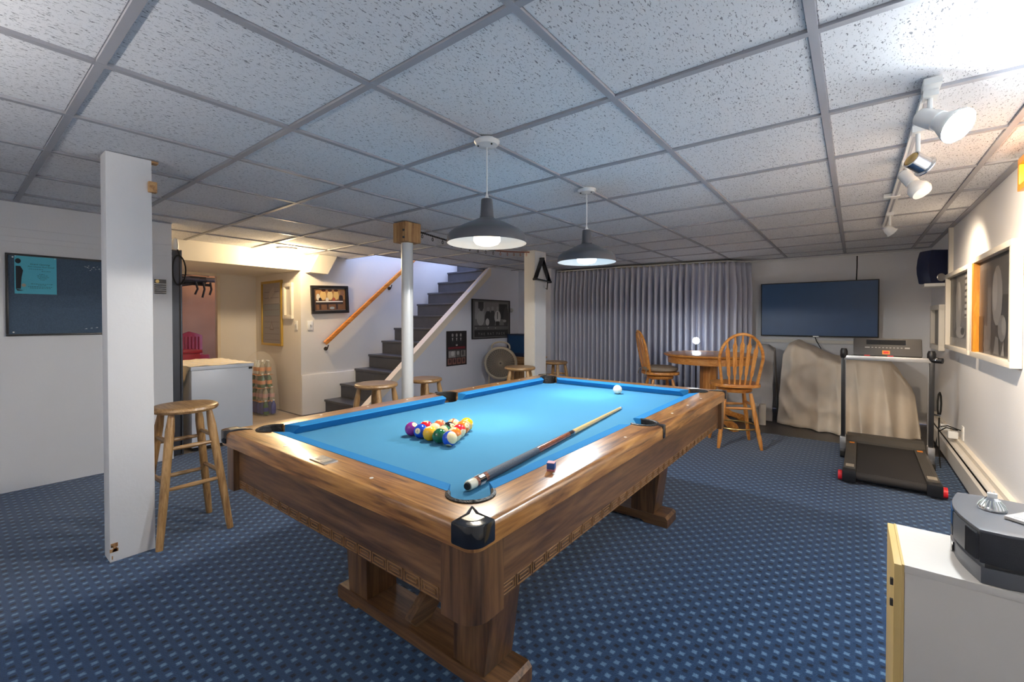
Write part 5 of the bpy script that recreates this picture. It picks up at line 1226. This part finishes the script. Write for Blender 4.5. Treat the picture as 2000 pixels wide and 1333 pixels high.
def curved(y0, y1, z0, z1, m, off=.0045):
    n_ = 8; pts = []
    for i in range(n_+1):
        y = y0+(y1-y0)*i/n_; x = -.140-.024*math.sin(PI*(.132-y)/.262)-off; pts.append((x, y))
    vs = [(x, y, z0) for x, y in pts]+[(x, y, z1) for x, y in pts]+[(x+.006, y, z0) for x, y in pts]+[(x+.006, y, z1) for x, y in pts]; k = n_+1
    fs = [(i, i+1, k+i+1, k+i) for i in range(n_)]+[(2*k+i, 3*k+i, 3*k+i+1, 2*k+i+1) for i in range(n_)]+[(k+i, k+i+1, 3*k+i+1, 3*k+i) for i in range(n_)]+[(i, 2*k+i, 2*k+i+1, i+1) for i in range(n_)]
    return MB().add(vs, fs).build(m[1], m[0], sr_)
curved(-.005, .07, .072, .108, ('tv_screen', 'display')); curved(-.005, .07, .048, .068, ('stereo_grey', 'disc_slot')); curved(.0, .05, .006, .030, ('remote_silver', 'label_plate'))
curved(-.125, -.012, .048, .108, ('stereo_grey', 'speaker_grille'))
b = MB()
for k in range(16): y = -.128+.0026*k; b.box(-.1475-.024*math.sin(PI*(.132-y)/.262), -.140, y, y+.0011, .05, .106)
b.build('grille_ribs', 'stereo_dark', sr_, smooth=False)
hb = thing('halogen_bulb', (.263, 1.530, CZ+.118), 'small glass reflector bulb lying face down on the stereo', 'bulb')
MB().lathe([(0, .0), (.0245, .0), (.025, .003), (.022, .010), (.014, .022), (.009, .028)], 28).build('reflector', 'chrome', hb)
b = MB()
for k in range(20): an = 2*PI*k/20; b.tube([(.0245*math.cos(an), .0245*math.sin(an), .004), (.0215*math.cos(an), .0215*math.sin(an), .0115), (.0135*math.cos(an), .0135*math.sin(an), .0225)], .0011, 5)
b.build('facets', 'bottle_clear', hb)
b = MB(); b.box(-.008, .008, -.005, .005, .026, .038); b.tube([(-.003, 0, .037), (-.003, 0, .044)], .0008, 6); b.tube([(.003, 0, .037), (.003, 0, .044)], .0008, 6); b.build('pin_base', 'white_plastic', hb)
rm = thing('remote_control', (.345, 1.490, CZ+.118), 'slim silver remote control lying on the stereo', 'remote', -.64)
B(-.05, .05, -.055, .055, .0, .007).build('case', 'remote_silver', rm, bevel=.002)
b = MB()
for i in range(6):
    for j in range(7): b.box(-.038+.013*i, -.029+.013*i, -.045+.013*j, -.036+.013*j, .007, .0082)
b.build('buttons', 'white_plastic', rm, smooth=False)

sl = thing('storeroom_fill', (-7.25, 2.85, 2.1), 'added unseen fill bulb on the storeroom ceiling', 'lamp')  # added lamp, hidden from view, warms and brightens the storeroom
MB().lathe([(0, 0), (.04, 0), (.035, -.03), (0, -.03)], 14).build('socket', 'white_plastic', sl); MB().sphere((0, 0, -.06), .03, 14, 10).build('bulb', emit('fill_store', (1., .7, .42), 220.), sl)

for o in bpy.data.objects:
    if o.parent and o.name.split('.')[0] in ('lettering', 'small_print', 'button_row', 'buttons', 'grille', 'grille_ribs', 'facets', 'fins', 'torn_paper', 'chipped_corner', 'inlay', 'printed_figure'):
        if o.name.split('.')[0] != 'inlay' or o.parent.name.startswith('cue'): o['kind'] = 'stuff'
